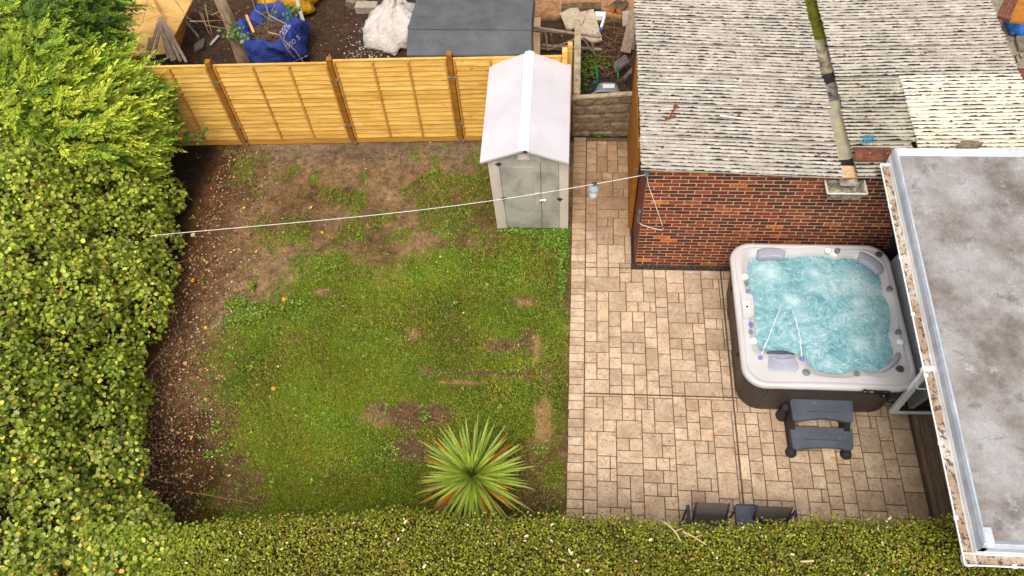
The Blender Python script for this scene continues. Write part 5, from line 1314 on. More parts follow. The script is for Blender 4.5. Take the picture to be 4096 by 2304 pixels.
# clippings and dead twigs on the hedge
m = MB()
for (pts_, lab) in (([(2658, 2088), (2700, 2125), (2724, 2165)], 'pale forked dead twig lying on the hedge near the chairs'), ([(2730, 2125), (2780, 2150), (2826, 2180)], 'longer straight dead twig lying on the hedge below the forked one'), ([(3202, 2246), (3255, 2244)], 'short pale wood chip on the right part of the hedge')):
    m = MB(); q = [at(u, v, 1.64) for u, v in pts_]; m.tube(q, [.008] * (len(q) - 1) + [.005] if len(q) > 2 else [.012, .010], 6)
    if len(q) == 3:
        m.tube([q[1], q[1] + np.array([.08, .03, .02])], .004, 5); m.tube([q[0], q[0] + np.array([.05, -.06, .02])], .004, 5)
    o = m.build('dead_twig', simple('pale dead wood', lin(190, 160, 124), lin(216, 190, 156), 10, .8)); tag(o, lab, 'twig')
nc = 170; cx = rg.uniform(-5.5, 3.0, nc); cy = yedge(cx) - rg.uniform(.02, 1.0, nc); Pc = np.stack([cx, cy, hz(cx, cy) + .035], 1)
V, F, C_ = leaf_arrays(Pc, np.array([0, -.2, 1.]) + rg.normal(size=Pc.shape) * .4, rg.uniform(.02, .06, nc), .55, pal([(214, 190, 160), (186, 130, 80), (166, 110, 80), (230, 214, 190)], nc, rg), rg)
o = link('hedge_clippings', np_mesh('hedge_clippings', V, F, LITM, C_)); tag(o, 'dry brown and pale clippings scattered on top of the front hedge', 'clippings', kind='stuff')

# ------------------------------------------------------------------ cordyline
cord = empty('cordyline_plant', tuple(at(1888, 1905, .78)[:2]) + (0,), 'spiky green cordyline with orange lower leaves in front of the hedge', 'plant')
CC = at(1888, 1900, .80); rg = np.random.default_rng(31)
m = MB(); m.tube([(CC[0], CC[1], 0), (CC[0] + .01, CC[1], .4), (CC[0], CC[1], .80)], [.06, .05, .045], 10); m.build('trunk', BARK, cord)
NL = 230
for i in range(NL):
    f = i / (NL - 1); el = math.radians(84 - 112 * f ** .95 + rg.uniform(-7, 7)); az = i * 2.39996 + rg.uniform(-.2, .2)
    ln = (.30 + .42 * min(1, f * 3.2)) * rg.uniform(.85, 1.12); wd = .018 * (1 - .25 * max(0, f - .6)) * (0.75 + .3 * min(1, f * 4)); dr = .10 + .35 * f
    if f > .62 and rg.random() < .3: ln *= 1.15
    V = []; K = 7; p = np.array([CC[0], CC[1], CC[2] - .16 * f]); e_ = el; side = np.array([-math.sin(az), math.cos(az), 0])
    for k in range(K + 1):
        s_ = k / K; wk = wd * (math.sin(math.pi * min(.5, s_ * .9 + .16)) if s_ < .5 else (1 - ((s_ - .5) / .5) ** 1.6) + .001)
        d_ = np.array([math.cos(az) * math.cos(e_), math.sin(az) * math.cos(e_), math.sin(e_)]); up = np.array([-math.cos(az) * math.sin(e_), -math.sin(az) * math.sin(e_), math.cos(e_)])
        V += [p - side * wk + up * wk * .35, p, p + side * wk + up * wk * .35]
        p = p + d_ * ln / K; e_ -= dr * s_ / K * 2.0
    V = np.array(V); F = []
    for k in range(K): b = k * 3; F += [(b, b + 1, b + 4, b + 3), (b + 1, b + 2, b + 5, b + 4)]
    old = f > .62 and rg.random() < .38
    if old: cc = np.array(lin(*[(206, 134, 32), (196, 150, 40), (150, 88, 56), (188, 110, 30)][rg.integers(4)])[:3])
    else: cc = np.array(lin(*[(158, 176, 60), (142, 162, 58), (176, 190, 78), (128, 150, 56)][rg.integers(4)])[:3]) * (1.05 if f < .2 else 1.0)
    C_ = np.tile(cc, (len(V), 1)); C_[-4:] = C_[-4:] * .5 + np.array(lin(150, 104, 50)[:3]) * .5
    o = link('leaf', np_mesh('leaf', V, np.array(F), CORDM, C_, True)); attach(o, cord)

# ------------------------------------------------------------------ lawn grass, weeds, litter
rg = np.random.default_rng(5)
NG = 330000; P = np.stack([rg.uniform(-7.6, -1.02, NG), rg.uniform(-4.75, 2.38, NG)], 1); g, b, s = lawn_masks(P)
pr = np.maximum(g * .95, np.maximum(s * .8, .05 * sstep(-7, -6, P[:, 0]))); insh = (P[:, 0] > -2.2) & (P[:, 0] < -1.05) & (P[:, 1] > .64)
kp_ = (rg.random(NG) < pr) & ~insh; P, g, b, s = P[kp_], g[kp_], b[kp_], s[kp_]; n = len(P)
cg = pal([(118, 148, 26), (144, 164, 38), (96, 126, 22), (168, 164, 62), (88, 104, 24)], n, rg, .22)
cs = pal([(190, 158, 104), (160, 124, 78), (204, 176, 124)], n, rg, .15); mixs = (rg.random(n) < np.clip(s * 1.1 + .10 + .35 * (b > .3), 0, 1))
lush = sstep(-1.35, -1.05, P[:, 0]) * sstep(-1.8, -.4, P[:, 1]); patch = fbm(P[:, 0] * 1.1, P[:, 1] * 1.1, 15)
gp = sstep(.35, .65, fbm(P[:, 0] * 2.1, P[:, 1] * 2.1, 19))[:, None]; cg = cg * (np.array([.78, 1.0, .8]) * gp + np.array([1.08, .96, 1.0]) * (1 - gp)) * (0.48 + 1.15 * patch)[:, None]; cg = cg * (1 - .5 * lush[:, None]) + np.array(lin(82, 140, 40)[:3]) * .5 * lush[:, None]
cg = np.where(mixs[:, None], cs, cg)
ln = rg.uniform(.018, .042, n) * (1 + .6 * lush); az = rg.uniform(0, 6.283, n); wd = rg.uniform(.0035, .0065, n); lean = rg.uniform(.35, 1.1, n)
z0 = ground_z(P); d2 = np.stack([np.cos(az), np.sin(az)], 1); sd2 = np.stack([-d2[:, 1], d2[:, 0]], 1)
A = np.column_stack([P - sd2 * wd[:, None], z0]); Bv = np.column_stack([P + sd2 * wd[:, None], z0]); Cv = np.column_stack([P + d2 * (ln * lean)[:, None], z0 + ln * .75])
V = np.stack([A, Bv, Cv], 1).reshape(-1, 3); F = np.arange(n * 3).reshape(-1, 3)
o = link('grass', np_mesh('grass', V, F, GRASSM, np.repeat(cg, 3, axis=0))); tag(o, 'short patchy green grass of the lawn', 'grass', kind='stuff')
def weeds(name, label, centers, seed, size, cols, hmax=.07):
    rg = np.random.default_rng(seed); P = []
    for (u, v, rx_, ry_, k) in centers:
        c_ = at(u, v, 0); a = rg.normal(size=(k, 2)) * [rx_, ry_] * .6; P.append(np.column_stack([c_[0] + a[:, 0], c_[1] + a[:, 1], rg.uniform(.01, hmax, k)]))
    P = np.concatenate(P); P = P[(P[:, 0] < -1.03) & ~((P[:, 0] > -2.22) & (P[:, 1] > .645))]
    n = len(P); N = np.array([0, 0, 1.]) + rg.normal(size=(n, 3)) * .3
    V, F, C_ = leaf_arrays(P, N, rg.uniform(size * .6, size * 1.3, n), 1.1, pal(cols, n, rg, .18), rg); o = link(name, np_mesh(name, V, F, LEAFM, C_)); tag(o, label, 'weeds', kind='stuff'); return o
WG = [(98, 136, 38), (122, 152, 48), (80, 116, 34), (144, 166, 56)]
weeds('shed_weeds', 'bright green low weeds growing along the front of the small shed', [(2120, 932, .35, .05, 240), (2230, 935, .10, .08, 200), (2060, 928, .15, .05, 90), (2255, 1010, .06, .3, 220), (2245, 1130, .06, .3, 150), (2252, 920, .05, .05, 90), (2200, 980, .2, .15, 120)], 61, .032, WG)
weeds('clover_patch', 'dark green clover patch at the brown edge of the lawn', [(960, 1220, .16, .12, 300), (990, 1270, .2, .12, 280), (930, 1290, .12, .1, 120), (1040, 1250, .12, .12, 120), (1010, 1150, .05, .08, 50), (1120, 1240, .2, .1, 110), (1190, 1215, .2, .12, 130), (1200, 1270, .1, .1, 60), (1100, 1330, .1, .06, 50)], 62, .034, [(104, 128, 36), (126, 148, 46), (146, 162, 58), (86, 110, 34)])
sp = []
rg2 = np.random.default_rng(63)
for _ in range(150):
    u, v = rg2.uniform(760, 2240), rg2.uniform(600, 2040)
    sp.append((u, v, .03, .03, int(rg2.integers(4, 14))))
for (u, v) in ((1340, 1080), (1360, 1040), (1290, 1050), (1750, 930), (1790, 900), (1400, 920), (1440, 950), (1660, 640), (1730, 560), (1740, 690), (1790, 950), (860, 1720), (900, 1800), (840, 1820), (1700, 1660), (1560, 1790), (2160, 1800), (930, 1420), (1000, 1470)): sp.append((u, v, .07, .06, 34))
weeds('lawn_weeds', 'small green weed rosettes scattered over the lawn and bare soil', sp, 64, .028, WG + [(160, 170, 60)], .05)
# leaf litter
NLt = 13000; lx = np.concatenate([-7.1 + .12 * np.clip(-rg.uniform(0, 1, NLt), -1, 0) + np.abs(rg.normal(0, .62, NLt)), rg.uniform(-7.2, -1.1, 1500)]); ly = np.concatenate([rg.uniform(-4.7, 2.3, NLt), rg.uniform(-4.6, 2.35, 1500)])
prob = np.concatenate([.4 + .6 * sstep(-.5, -2.5, ly[:NLt]), np.ones(1500) * .5]); kk = (rg.random(len(lx)) < prob) & ~((lx > -2.22) & (ly > .64)); lx, ly = lx[kk], ly[kk]; n = len(lx)
Pl = np.column_stack([lx, ly, ground_z(np.stack([lx, ly], 1)) + rg.uniform(.006, .02, n)])
V, F, C_ = leaf_arrays(Pl, np.array([0, 0, 1.]) + rg.normal(size=(n, 3)) * .35, rg.uniform(.012, .045, n), .8, pal([(136, 92, 52), (104, 66, 38), (170, 132, 90), (78, 54, 40), (196, 168, 130), (150, 84, 40), (110, 96, 90)], n, rg, .2), rg)
o = link('leaf_litter', np_mesh('leaf_litter', V, F, LITM, C_)); tag(o, 'brown leaf litter and chips along the foot of the left hedge', 'leaf litter', kind='stuff')
YL = {}
for i, (u, v, s_, c_, lab) in enumerate([(763, 946, .07, 0, 'large pale tan leaf on soil below the left end of the line'), (771, 1130, .065, 1, 'orange curled leaf on bare soil left of the reddish stick'), (972, 834, .04, 2, 'small yellow leaf on bare soil above the clothes line'),
    (940, 1003, .04, 2, 'small yellow leaf on bare soil a little below the clothes line'), (1027, 1010, .045, 2, 'yellow leaf at the edge where bare soil meets thin grass, below the line'), (823, 1056, .05, 2, 'yellow leaf on bare soil above the orange curled leaf'), (1283, 925, .045, 2, 'lone yellow leaf on thin grass just below the line near its middle'),
    (1140, 1205, .065, 1, 'orange leaf among the weeds right of the clover patch'), (1087, 1562, .065, 1, 'bright orange leaf alone on the green lawn'), (925, 1274, .06, 0, 'tan leaf on the lower left side of the clover patch'), (817, 1306, .04, 2, 'small yellow leaf on soil left below the clover patch'), (735, 1445, .06, 3, 'large brown leaf on the soil strip level with the lawn middle'),
    (988, 1248, .05, 3, 'brown leaf lying on the clover patch'), (770, 1740, .06, 0, 'tan leaf on the dark soil in the lower part of the strip'), (680, 1720, .05, 3, 'brown leaf close to the hedge foot in the lower soil strip'), (1240, 835, .05, 0, 'tan leaf on the bare ground above the clothes line'), (820, 1590, .05, 3, 'brown leaf at the ragged lawn edge in the lower left')]):
    p = at(u, v, .03); rgi = np.random.default_rng(900 + i); cc = [(222, 186, 116), (226, 150, 40), (226, 200, 50), (198, 140, 90)][c_]
    V, F, C_ = leaf_arrays(np.array([[0, 0, 0.]]), np.array([[rgi.normal() * .3, rgi.normal() * .3, 1.]]), np.array([s_ * 1.25]), 1.0, np.array([lin(*cc)[:3]]), rgi)
    o = link('fallen_leaf', np_mesh('fallen_leaf', V, F, LITM, C_), None, p); tag(o, lab, 'leaf', 'fallen leaves on the lawn and soil')
for pts_, lab in (([(845, 1138), (905, 1108)], 'thin reddish stick lying on the bare soil near the clover patch'), ([(750, 1966), (880, 1990), (1010, 2014)], 'long thin dry stalk lying in the dark corner by the hedge'), ([(590, 1576), (660, 1586)], 'short straight twig sticking out of the left hedge onto the soil')):
    m = MB(); m.tube([at(u, v, .03) for u, v in pts_], .006, 5); o = m.build('stick', simple('dry stick', lin(150, 104, 66), lin(180, 136, 92), 10)); tag(o, lab, 'stick')
m = MB(); rgi = np.random.default_rng(12); p = at(2390, 545, .0); Pp = p + rgi.normal(size=(60, 3)) * [.06, .035, .02] + [0, 0, .07]
V, F, C_ = leaf_arrays(Pp, np.array([0, -.3, 1.]) + rgi.normal(size=Pp.shape) * .4, rgi.uniform(.03, .07, 60), .8, pal([(70, 96, 30), (96, 118, 40)], 60, rgi), rgi); o = link('weed_tuft', np_mesh('weed_tuft', V, F, LEAFM, C_)); tag(o, 'small green weed tuft at the foot of the low stone block wall', 'weed')

# ------------------------------------------------------------------ neighbour's yard behind the fence
FELTG = simple('dark grey roofing felt', lin(84, 86, 88), lin(102, 103, 104), 3, .85, .2, .5, 160); OLDW = simple('old grey timber', lin(128, 108, 88), lin(178, 156, 132), 6, .9, .15, .6, 60, stretch=(4, 4, 4)); PLY = pine('weathered plywood', lin(196, 146, 76), lin(214, 168, 98), lin(226, 186, 120), .2)
gs = empty('neighbour_shed', (-2.7, 3.3, 0), 'larger shed with dark grey felt roof behind the fence', 'shed')
zr, ze = 2.0, 1.72
rl, rr_r = at(1632, 108, zr), at(2124, 112, zr)
fl, fr_ = (rl[0] + .03, 2.60, 1.90), (rr_r[0] + .03, 2.62, 1.90)
bl_, br_ = (rl[0] + .05, 5.2, 1.72), (rr_r[0] - .02, 5.2, 1.72)
def sl(a, b, c, d, nm):
    m = MB(); m.prism([a, b, c, d], (0, 0, -.035)); return m.build(nm, FELTG, gs)
rl_, rr2_ = (rl[0], rl[1], zr), (rr_r[0], rr_r[1], zr)
sl(fl, fr_, rr2_, rl_, 'roof_panel'); sl((rl[0], rl[1] + .002, zr), (rr_r[0], rr_r[1] + .002, zr), br_, bl_, 'roof_panel')
m = MB(); m.bar(np.array(rl_) + [-.005, 0, .004], np.array(rr2_) + [.005, 0, .004], .10, .012, .003); m.build('ridge_felt', FELTG, gs)
m = MB(); m.box(((rl[0] + rr_r[0]) / 2, 3.6, .75), (rr_r[0] - rl[0] - .12, 1.8, 1.5)); m.build('wall', OLDW, gs)
m = MB(); m.bar(np.array(rr2_) + [.02, 0, -.06], np.array(br_) + [.02, 0, -.06], .025, .10, .003); m.bar(np.array(rr2_) + [.02, 0, -.06], np.array(fr_) + [.02, 0, -.06], .025, .10, .003); m.build('barge_board', simple('black stained board', lin(40, 38, 40), lin(64, 60, 58), 10), gs)
# bulk bags
def bag(name, label, c, rx_, ry_, h, mat, seed, open_=True, lean=(0, 0)):
    rg = np.random.default_rng(seed); e = empty(name, (c[0], c[1], 0), label, 'bag'); NAg = 72; rows_ = []
    prof = [(.72, .0), (.94, .06), (1.06, .2), (1.08, .4), (1.04, .6), (1.02, .78), (.98, .92), (.90, 1.0), (.80, .985), (.72, .9), (.68, .72), (.60, .60)] if open_ else [(.8, 0), (1.0, .07), (1.08, .2), (1.02, .42), (.9, .6), (.72, .78), (.5, .9), (.36, 1.05), (.22, 1.18), (.05, 1.22)]
    for k, (r, z) in enumerate(prof):
        row = []
        for i in range(NAg + 1):
            a = 2 * math.pi * (i % NAg) / NAg; sq = 1 / max(abs(math.cos(a)) ** 3.2 + abs(math.sin(a)) ** 3.2, 1e-6) ** (1 / 3.2)
            fold = .075 * math.sin(a * 5 + seed + z * 4) + .06 * math.sin(a * 9 + z * 11 + seed) + .035 * math.sin(a * 17 - z * 14) + (0 if open_ else .09 * math.sin(a * 3 + z * 8) + .05 * math.sin(a * 13 + z * 5)) + .07 * (vnoise(np.array([a * 3.2 + (0 if i % NAg else 0)]), np.array([z * 6 + seed]))[0] - .5) * min(1, (i % NAg) * (NAg - i % NAg) / 60)
            rr3 = r * (1 + fold) * (.72 * sq + .28); zz = h * z * (1 + (.14 * math.sin(a * 3 + seed) + .06 * math.sin(a * 7)) * (z if open_ else .6 * z))
            row.append((c[0] + rx_ * rr3 * math.cos(a) + lean[0] * z, c[1] + ry_ * rr3 * math.sin(a) + lean[1] * z, .01 + zz))
        rows_.append(row)
    m = MB(); m.grid(rows_); o = m.build('sack', mat, e, smooth=True); return e, rows_
def bagmat(name, a, b):
    t = NT(name); c = t.ramp(t.noise(5, 5, .6), [(.3, a), (.7, b)]); w_ = t.noise(4, 5, .6, t.mapped((1, 1, 2.5)), 2.0); t.bump(t.math('ADD', t.math('MULTIPLY', w_, 1.0), t.math('MULTIPLY', t.noise(160, 2), .15)), 0.7, .08); return t.done(c, .5, .35)
BLUE = bagmat('blue woven plastic', lin(34, 50, 122), lin(60, 82, 164)); YEL = bagmat('yellow woven plastic', lin(200, 140, 10), lin(232, 176, 24)); WBAG = bagmat('dirty white woven plastic', lin(206, 194, 182), lin(236, 226, 216))
cb = at(1078, 118, .55); eb, rb = bag('bulk_bag', 'open blue bulk bag full of twigs behind the fence', cb, .60, .52, .70, BLUE, 3)
def text_on(txt, size, P, right, up, nrm, mat, parent, wob=.0):
    cu = bpy.data.curves.new('lettering', 'FONT'); cu.body = txt; cu.size = size; cu.extrude = .002; cu.align_x = 'CENTER'
    to = bpy.data.objects.new('lettering', cu); me = bpy.data.meshes.new_from_object(to); bpy.data.objects.remove(to)
    right, up, nrm = [Vector([float(q) for q in a_]).normalized() for a_ in (right, up, nrm)]
    M = Matrix((right, up, nrm)).transposed().to_4x4(); M.translation = Vector([float(q) for q in P]); me.transform(M); me.materials.clear(); me.materials.append(mat)
    o = link('lettering', me); attach(o, parent); return o
PRW = simple('faded white print', lin(150, 164, 206), lin(176, 188, 222), 30, .6); PRB = simple('dark blue marker print', lin(54, 52, 74), lin(80, 76, 96), 30, .6)
def on_bag(rows_, c, ang_, k0, k1):
    i = int(round(ang_ / (2 * math.pi) * 72)) % 72; a = np.array(rows_[k0][i]); b = np.array(rows_[k1][i]); P = (a + b) / 2; tn = np.array(rows_[k0][(i + 4) % 72]) - np.array(rows_[k0][(i - 4) % 72]); up = b - a; tn /= np.linalg.norm(tn); n_ = np.cross(tn, up); n_ /= np.linalg.norm(n_); return P + n_ * .02, tn, np.cross(n_, tn), n_
for txt, kk_, s_ in (('000 5', (4, 5), .15), ('SWSO', (2, 3), .12), ('25%', (6, 7), .15)):
    P, tn, up, n_ = on_bag(rb, cb, math.radians(322), *kk_); text_on(txt, s_, P + n_ * .01, tn, up, n_, PRW, eb)
m = MB(); rg = np.random.default_rng(8)
for _ in range(150):
    a, r = rg.uniform(0, 6.28), rg.uniform(0, .34); p = np.array([cb[0] + r * math.cos(a), cb[1] + r * .85 * math.sin(a), .44 + rg.uniform(0, .12)]); d = rg.normal(size=3) * [.14, .14, .05]; m.tube([p - d, p + rg.normal(size=3) * .02, p + d], [.006, .006, .003], 5, False)
o = m.build('twig_heap', BARK); tag(o, 'heap of brown twigs filling the open blue bulk bag', 'twigs', kind='stuff')
m = MB(); m.lathe((cb[0], cb[1], .40), [(.42, 0), (.3, .05), (.05, .08)], 20); attach(m.build('fill', simple('brown plant waste', lin(60, 40, 28), lin(110, 78, 52), 30, .95), None), o)
m = MB(); m.bar(at(985, 60, .68), at(1015, 130, .62), .05, .02, .004); o = m.build('wood_stake', PLY); tag(o, 'split pale wood stake standing in the blue bulk bag', 'stake')
cy_ = at(1150, -30, .3); ey, ry = bag('bulk_bag', 'bright yellow bulk bag at the top edge behind the blue bag', cy_, .55, .45, .5, YEL, 5)
P, tn, up, n_ = on_bag(ry, cy_, math.radians(300), 3, 4); m = MB(); m.bar(P - np.array(up) * .22 + n_ * .02, P + np.array(up) * .25 + n_ * .02, .07, .01, .002, tuple(n_)); m.build('white_strap', simple('white strap', lin(220, 216, 206)), ey)
cw = at(1562, 105, .25); ew, rw_ = bag('bulk_bag', 'crumpled dirty white bulk bag beside the grey felt roof', cw, .50, .50, .55, WBAG, 8, False, (.10, .22))
for ang_, txt in ((318, 'NON'), (200, 'NON')):
    P, tn, up, n_ = on_bag(rw_, cw, math.radians(ang_), 2, 3); text_on(txt, .17, P, tn, up, n_, PRB, ew)
m = MB(); tp = np.array(rw_[-1][0]); rg = np.random.default_rng(2)
for k in range(4):
    a = k * 1.6 + .4; q = tp + np.array([math.cos(a) * .2, math.sin(a) * .2, -.05]); Pg = [[tp + np.array([.03 * math.cos(a + 1.5), .03 * math.sin(a + 1.5), 0]), tp - np.array([.03 * math.cos(a + 1.5), .03 * math.sin(a + 1.5), 0])], [q * .5 + tp * .5 + [0, .0, .12], q * .5 + tp * .5 + [.06, .05, .10]], [q, q + np.array([.05, .06, 0])]]
    m.grid(Pg)
m.build('loop_handle', WBAG, ew, smooth=True)
# tree trunk with bare branches
tr = empty('bare_tree', (-7.02, 3.55, 0), 'pale barked tree trunk with bare twigs behind the fence beside the blue bag', 'tree')
TB = simple('pale grey brown bark', lin(116, 96, 74), lin(166, 144, 116), 12, .9, .15, .9, 40, stretch=(1, 1, .4))
pA = aty(985, 262, 3.3); bx_ = pA[0]; m = MB(); m.tube([(bx_ + .03, 3.3, 0), (bx_, 3.3, .5), (bx_ - .03, 3.3, 1.2), (bx_ + .02, 3.32, 2.0), (bx_ - .02, 3.35, 2.9)], [.125, .11, .10, .10, .08], 12)
m.build('trunk', TB, tr, smooth=True)
m = MB(); rg = np.random.default_rng(4)
def pxp(L, y): return [aty(u, v, y) for u, v in L]
for L_, y_, r_ in (([(1040, -60), (1075, 60), (1140, 95), (1135, 160), (1180, 200), (1250, 300), (1290, 350)], 3.0, .014), ([(1000, -40), (1020, 40), (1105, 90)], 3.1, .010), ([(1110, -20), (1085, 60), (1070, 95), (1075, 150)], 3.2, .009), ([(1075, 130), (1120, 140), (1150, 200), (1180, 232)], 3.4, .016),
                   ([(760, 85), (820, 85), (900, 80)], 3.2, .008), ([(820, 20), (835, 90), (850, 140)], 3.1, .012), ([(800, 50), (820, 100), (900, 115)], 3.1, .009), ([(905, 30), (850, 60), (820, 50)], 3.3, .009), ([(700, 0), (750, 70), (790, 95)], 3.0, .007), ([(810, 55), (830, 120), (845, 145)], 3.0, .008), ([(920, 110), (870, 60), (800, 30)], 3.2, .006), ([(500, 110), (560, 60), (680, 20)], 3.0, .006), ([(560, 90), (640, 60), (720, 75)], 2.9, .006), ([(590, 0), (570, 90), (520, 160)], 2.9, .006)):
    m.tube(pxp(L_, y_), [r_ * (1 - .75 * k / (len(L_) - 1)) for k in range(len(L_))], 6)
for _ in range(34):
    p = aty(rg.uniform(1180, 1290), rg.uniform(240, 360), 2.55 + .0); q = p + rg.normal(size=3) * [.05, .01, .05]; m.tube([p, q], .004, 4)
m.build('branch', simple('pale twig', lin(150, 116, 80), lin(190, 158, 120), 14, .85), tr)
rgi = np.random.default_rng(3); Pp = np.concatenate([aty(945, 135, 3.15) + rgi.normal(size=(60, 3)) * [.1, .06, .06], aty(1165, 45, 3.15) + rgi.normal(size=(26, 3)) * [.08, .05, .06], aty(1075, 65, 3.15) + rgi.normal(size=(14, 3)) * [.06, .05, .05]])
V, F, C_ = leaf_arrays(Pp, np.array([0, -.5, .8]) + rgi.normal(size=Pp.shape) * .4, rgi.uniform(.05, .09, len(Pp)), .8, pal([(84, 120, 50), (110, 140, 70), (64, 96, 44)], len(Pp), rgi), rgi); o = link('leaves', np_mesh('leaves', V, F, LEAFM, C_)); attach(o, tr)
# timber sheets and old fence slats leaning at the left end
sh_ = []
m = MB(); a = at(560, 190, .55); m.prism([at(520, 230, .4), at(660, 215, .4), at(760, 20, .9), at(800, -60, 1.0), at(500, -60, 1.0), at(470, 60, .8)], (0, .02, -.03)); o = m.build('plywood_sheet', PLY); tag(o, 'large ochre plywood sheet leaning behind the left end of the fence', 'plywood')
m = MB(); m.bar(at(590, -30, 1.1), at(640, 70, .9), .06, .04, .004); o = m.build('wood_post', PLY); tag(o, 'ochre square post leaning on the plywood sheet', 'post')
m = MB(); m.prism([at(690, 190, .02), at(722, 195, .02), at(765, 30, .3), at(735, 20, .3)], (0, 0, .12)); o = m.build('wood_beam', OCH); tag(o, 'thick ochre timber edge standing right of the plywood sheet', 'beam')
slx = [(640, 70, 590, 232), (645, 90, 615, 235), (640, 100, 675, 235), (640, 70, 700, 240), (650, 90, 722, 245), (655, 85, 745, 248), (600, 150, 585, 240), (660, 140, 690, 245), (705, 30, 760, 100), (720, 60, 795, 148)]
trl = empty('broken_trellis', at(650, 190, 0), 'fan of weathered brown slats from a broken trellis behind the fence corner', 'trellis')
for k, (a0, b0, a1, b1) in enumerate(slx[:8]):
    m = MB(); m.bar(at(a0, b0, .95), at(a1, b1, .75), .055, .02, .003); m.build('slat', OLDW, trl)
for (a0, b0, a1, b1), lab in zip(slx[8:], ('upper thin grey metal strip lying beside the plywood sheet', 'lower thin grey metal strip ending on the dark soil right of the plywood')):
    m = MB(); m.bar(at(a0, b0, .6), at(a1, b1, .2), .04, .02, .003); o = m.build('metal_strip', simple('grey metal strip', lin(96, 96, 98), lin(130, 130, 130), 10)); tag(o, lab, 'metal strip')
for (u, v, lab) in ((795, 188, 'grey angular paving fragment on the dark soil left of the tree trunk'),):
    m = MB(); m.prism([at(780, 185, .03), at(815, 160, .03), at(822, 165, .03), at(815, 195, .03), at(782, 212, .03)], (0, 0, .05)); o = m.build('slab_fragment', simple('grey brown stone', lin(90, 80, 70), lin(112, 100, 90), 20)); tag(o, lab, 'stone')
m = MB(); m.bar(at(842, 180, .05), at(875, 142, .05), .05, .03, .008); o = m.build('clear_bottle', simple('dirty clear plastic', lin(150, 146, 140), lin(190, 186, 180), 20, .3, .5)); tag(o, 'dirty clear plastic bottle lying on the soil left of the tree trunk', 'bottle')
CONC = simple('pale concrete block', lin(146, 134, 116), lin(178, 164, 144), 14, .9, .15, .6, 60)
for (u, v, w_, rz_, lab) in ((1467, 30, .44, 0, 'pale concrete block beside the white bulk bag'), (1445, -5, .25, 0, 'concrete block behind, cut by the top edge of the photo'), (1406, 15, .12, 1.2, 'dark earthy kerb edging left of the concrete block')):
    p = at(u, v, .08); m = MB(); m.box((p[0], p[1], .08), (w_, .2, .16), .008, rz=rz_); o = m.build('concrete_block', CONC if 'kerb' not in lab else BLK); tag(o, lab, 'block')
# rubble, chips
rg = np.random.default_rng(17); n = 2600; px_ = np.concatenate([rg.uniform(-9, -4, n), rg.uniform(-1.7, .0, 1600), np.full(400, -4.95) + rg.normal(0, .25, 400)]); py_ = np.concatenate([rg.uniform(2.7, 6.5, n), rg.uniform(2.8, 4.9, 1600), 5.0 + rg.normal(0, .35, 400)])
Pn = np.column_stack([px_, py_, rg.uniform(.0, .02, len(px_))]); cn = pal([(96, 66, 46), (128, 92, 62), (70, 50, 38), (160, 120, 84), (110, 90, 76)], len(Pn), rg, .2); cn[n + 1600:] = pal([(210, 200, 186), (190, 176, 160), (226, 214, 196)], 400, rg)
V, F, C_ = leaf_arrays(Pn, np.array([0, 0, 1.]) + rg.normal(size=Pn.shape) * .4, rg.uniform(.012, .05, len(Pn)), .6, cn, rg); o = link('yard_litter', np_mesh('yard_litter', V, F, LITM, C_)); tag(o, "brown chips and pale rubble strewn over the neighbour's dark soil", 'litter', kind='stuff')
# corner yard between the block wall and the garage
def zq(x, y): return (2100 + x / 2.926, 20 + y / 2.926)
for poly, lab, z in (([(408, 115), (600, 25), (690, 180), (670, 240), (530, 300), (480, 290)], 'broken pale paving slab left of the wall top in the cluttered yard', .10), ([(640, 100), (800, 68), (880, 340), (900, 430), (800, 460), (640, 400)], 'larger pale paving slab right of the wall top in the cluttered yard', .06)):
    m = MB(); m.prism([at(*zq(*p), z) for p in poly], (0, 0, .045)); o = m.build('paving_slab', simple('pale dirty slab', lin(166, 148, 122), lin(200, 182, 156), 7, .9, .1, .6, 40, speck=(lin(90, 80, 68), 16, .62))); tag(o, lab, 'slab')
for pts_, r, lab in (([(430, 42), (890, 20)], .085, 'long brown log at the top edge of the cluttered yard'), ([(1015, 45), (1110, -30)], .08, 'short log standing by the garage at the top edge'), ([(1100, 70), (1180, -20)], .07, 'second short log right beside the garage at the top edge')):
    a, b = at(*zq(*pts_[0]), r), at(*zq(*pts_[1]), r); m = MB(); m.tube([a, (a + b) / 2 + [0, 0, .01], b], [r, r * 1.05, r * .95], 14); lg = m.build('log', simple('log bark', lin(72, 58, 44), lin(120, 98, 74), 9, .95, .1, 1.0, 30), None, True); smooth_auto(lg, 50); tag(lg, lab, 'log')
    d = (a - b) / np.linalg.norm(a - b); m = MB(); m.lathe(a + d * .002, [(r * .9, 0), (r * .9, .004)], 14, tuple(d)); m.build('cut_end', simple('cut wood', lin(190, 112, 52), lin(212, 140, 76), 10), lg)
ld = empty('old_ladder', at(*zq(400, 350), .3), 'old grey wooden ladder lying across the cluttered yard', 'ladder')
for (x0, y0, x1, y1, z, th) in ((75, 258, 880, 375, .62, .055), (75, 300, 900, 365, .50, .05), (105, 462, 890, 520, .16, .06), (110, 505, 900, 525, .10, .05)):
    m = MB(); m.bar(at(*zq(x0, y0), z), at(*zq(x1, y1), z - .12 if z > .4 else z), th, .03, .004); m.build('rail', OLDW, ld)
for (x0, y0, x1, y1) in ((185, 330, 200, 470), (240, 320, 265, 530), (305, 340, 322, 480), (430, 360, 440, 470), (580, 400, 300, 520), (680, 390, 800, 560), (780, 440, 815, 600), (690, 380, 800, 470)):
    m = MB(); m.bar(at(*zq(x0, y0), .5), at(*zq(x1, y1), .15), .035, .025, .003); m.build('rung', OLDW, ld)
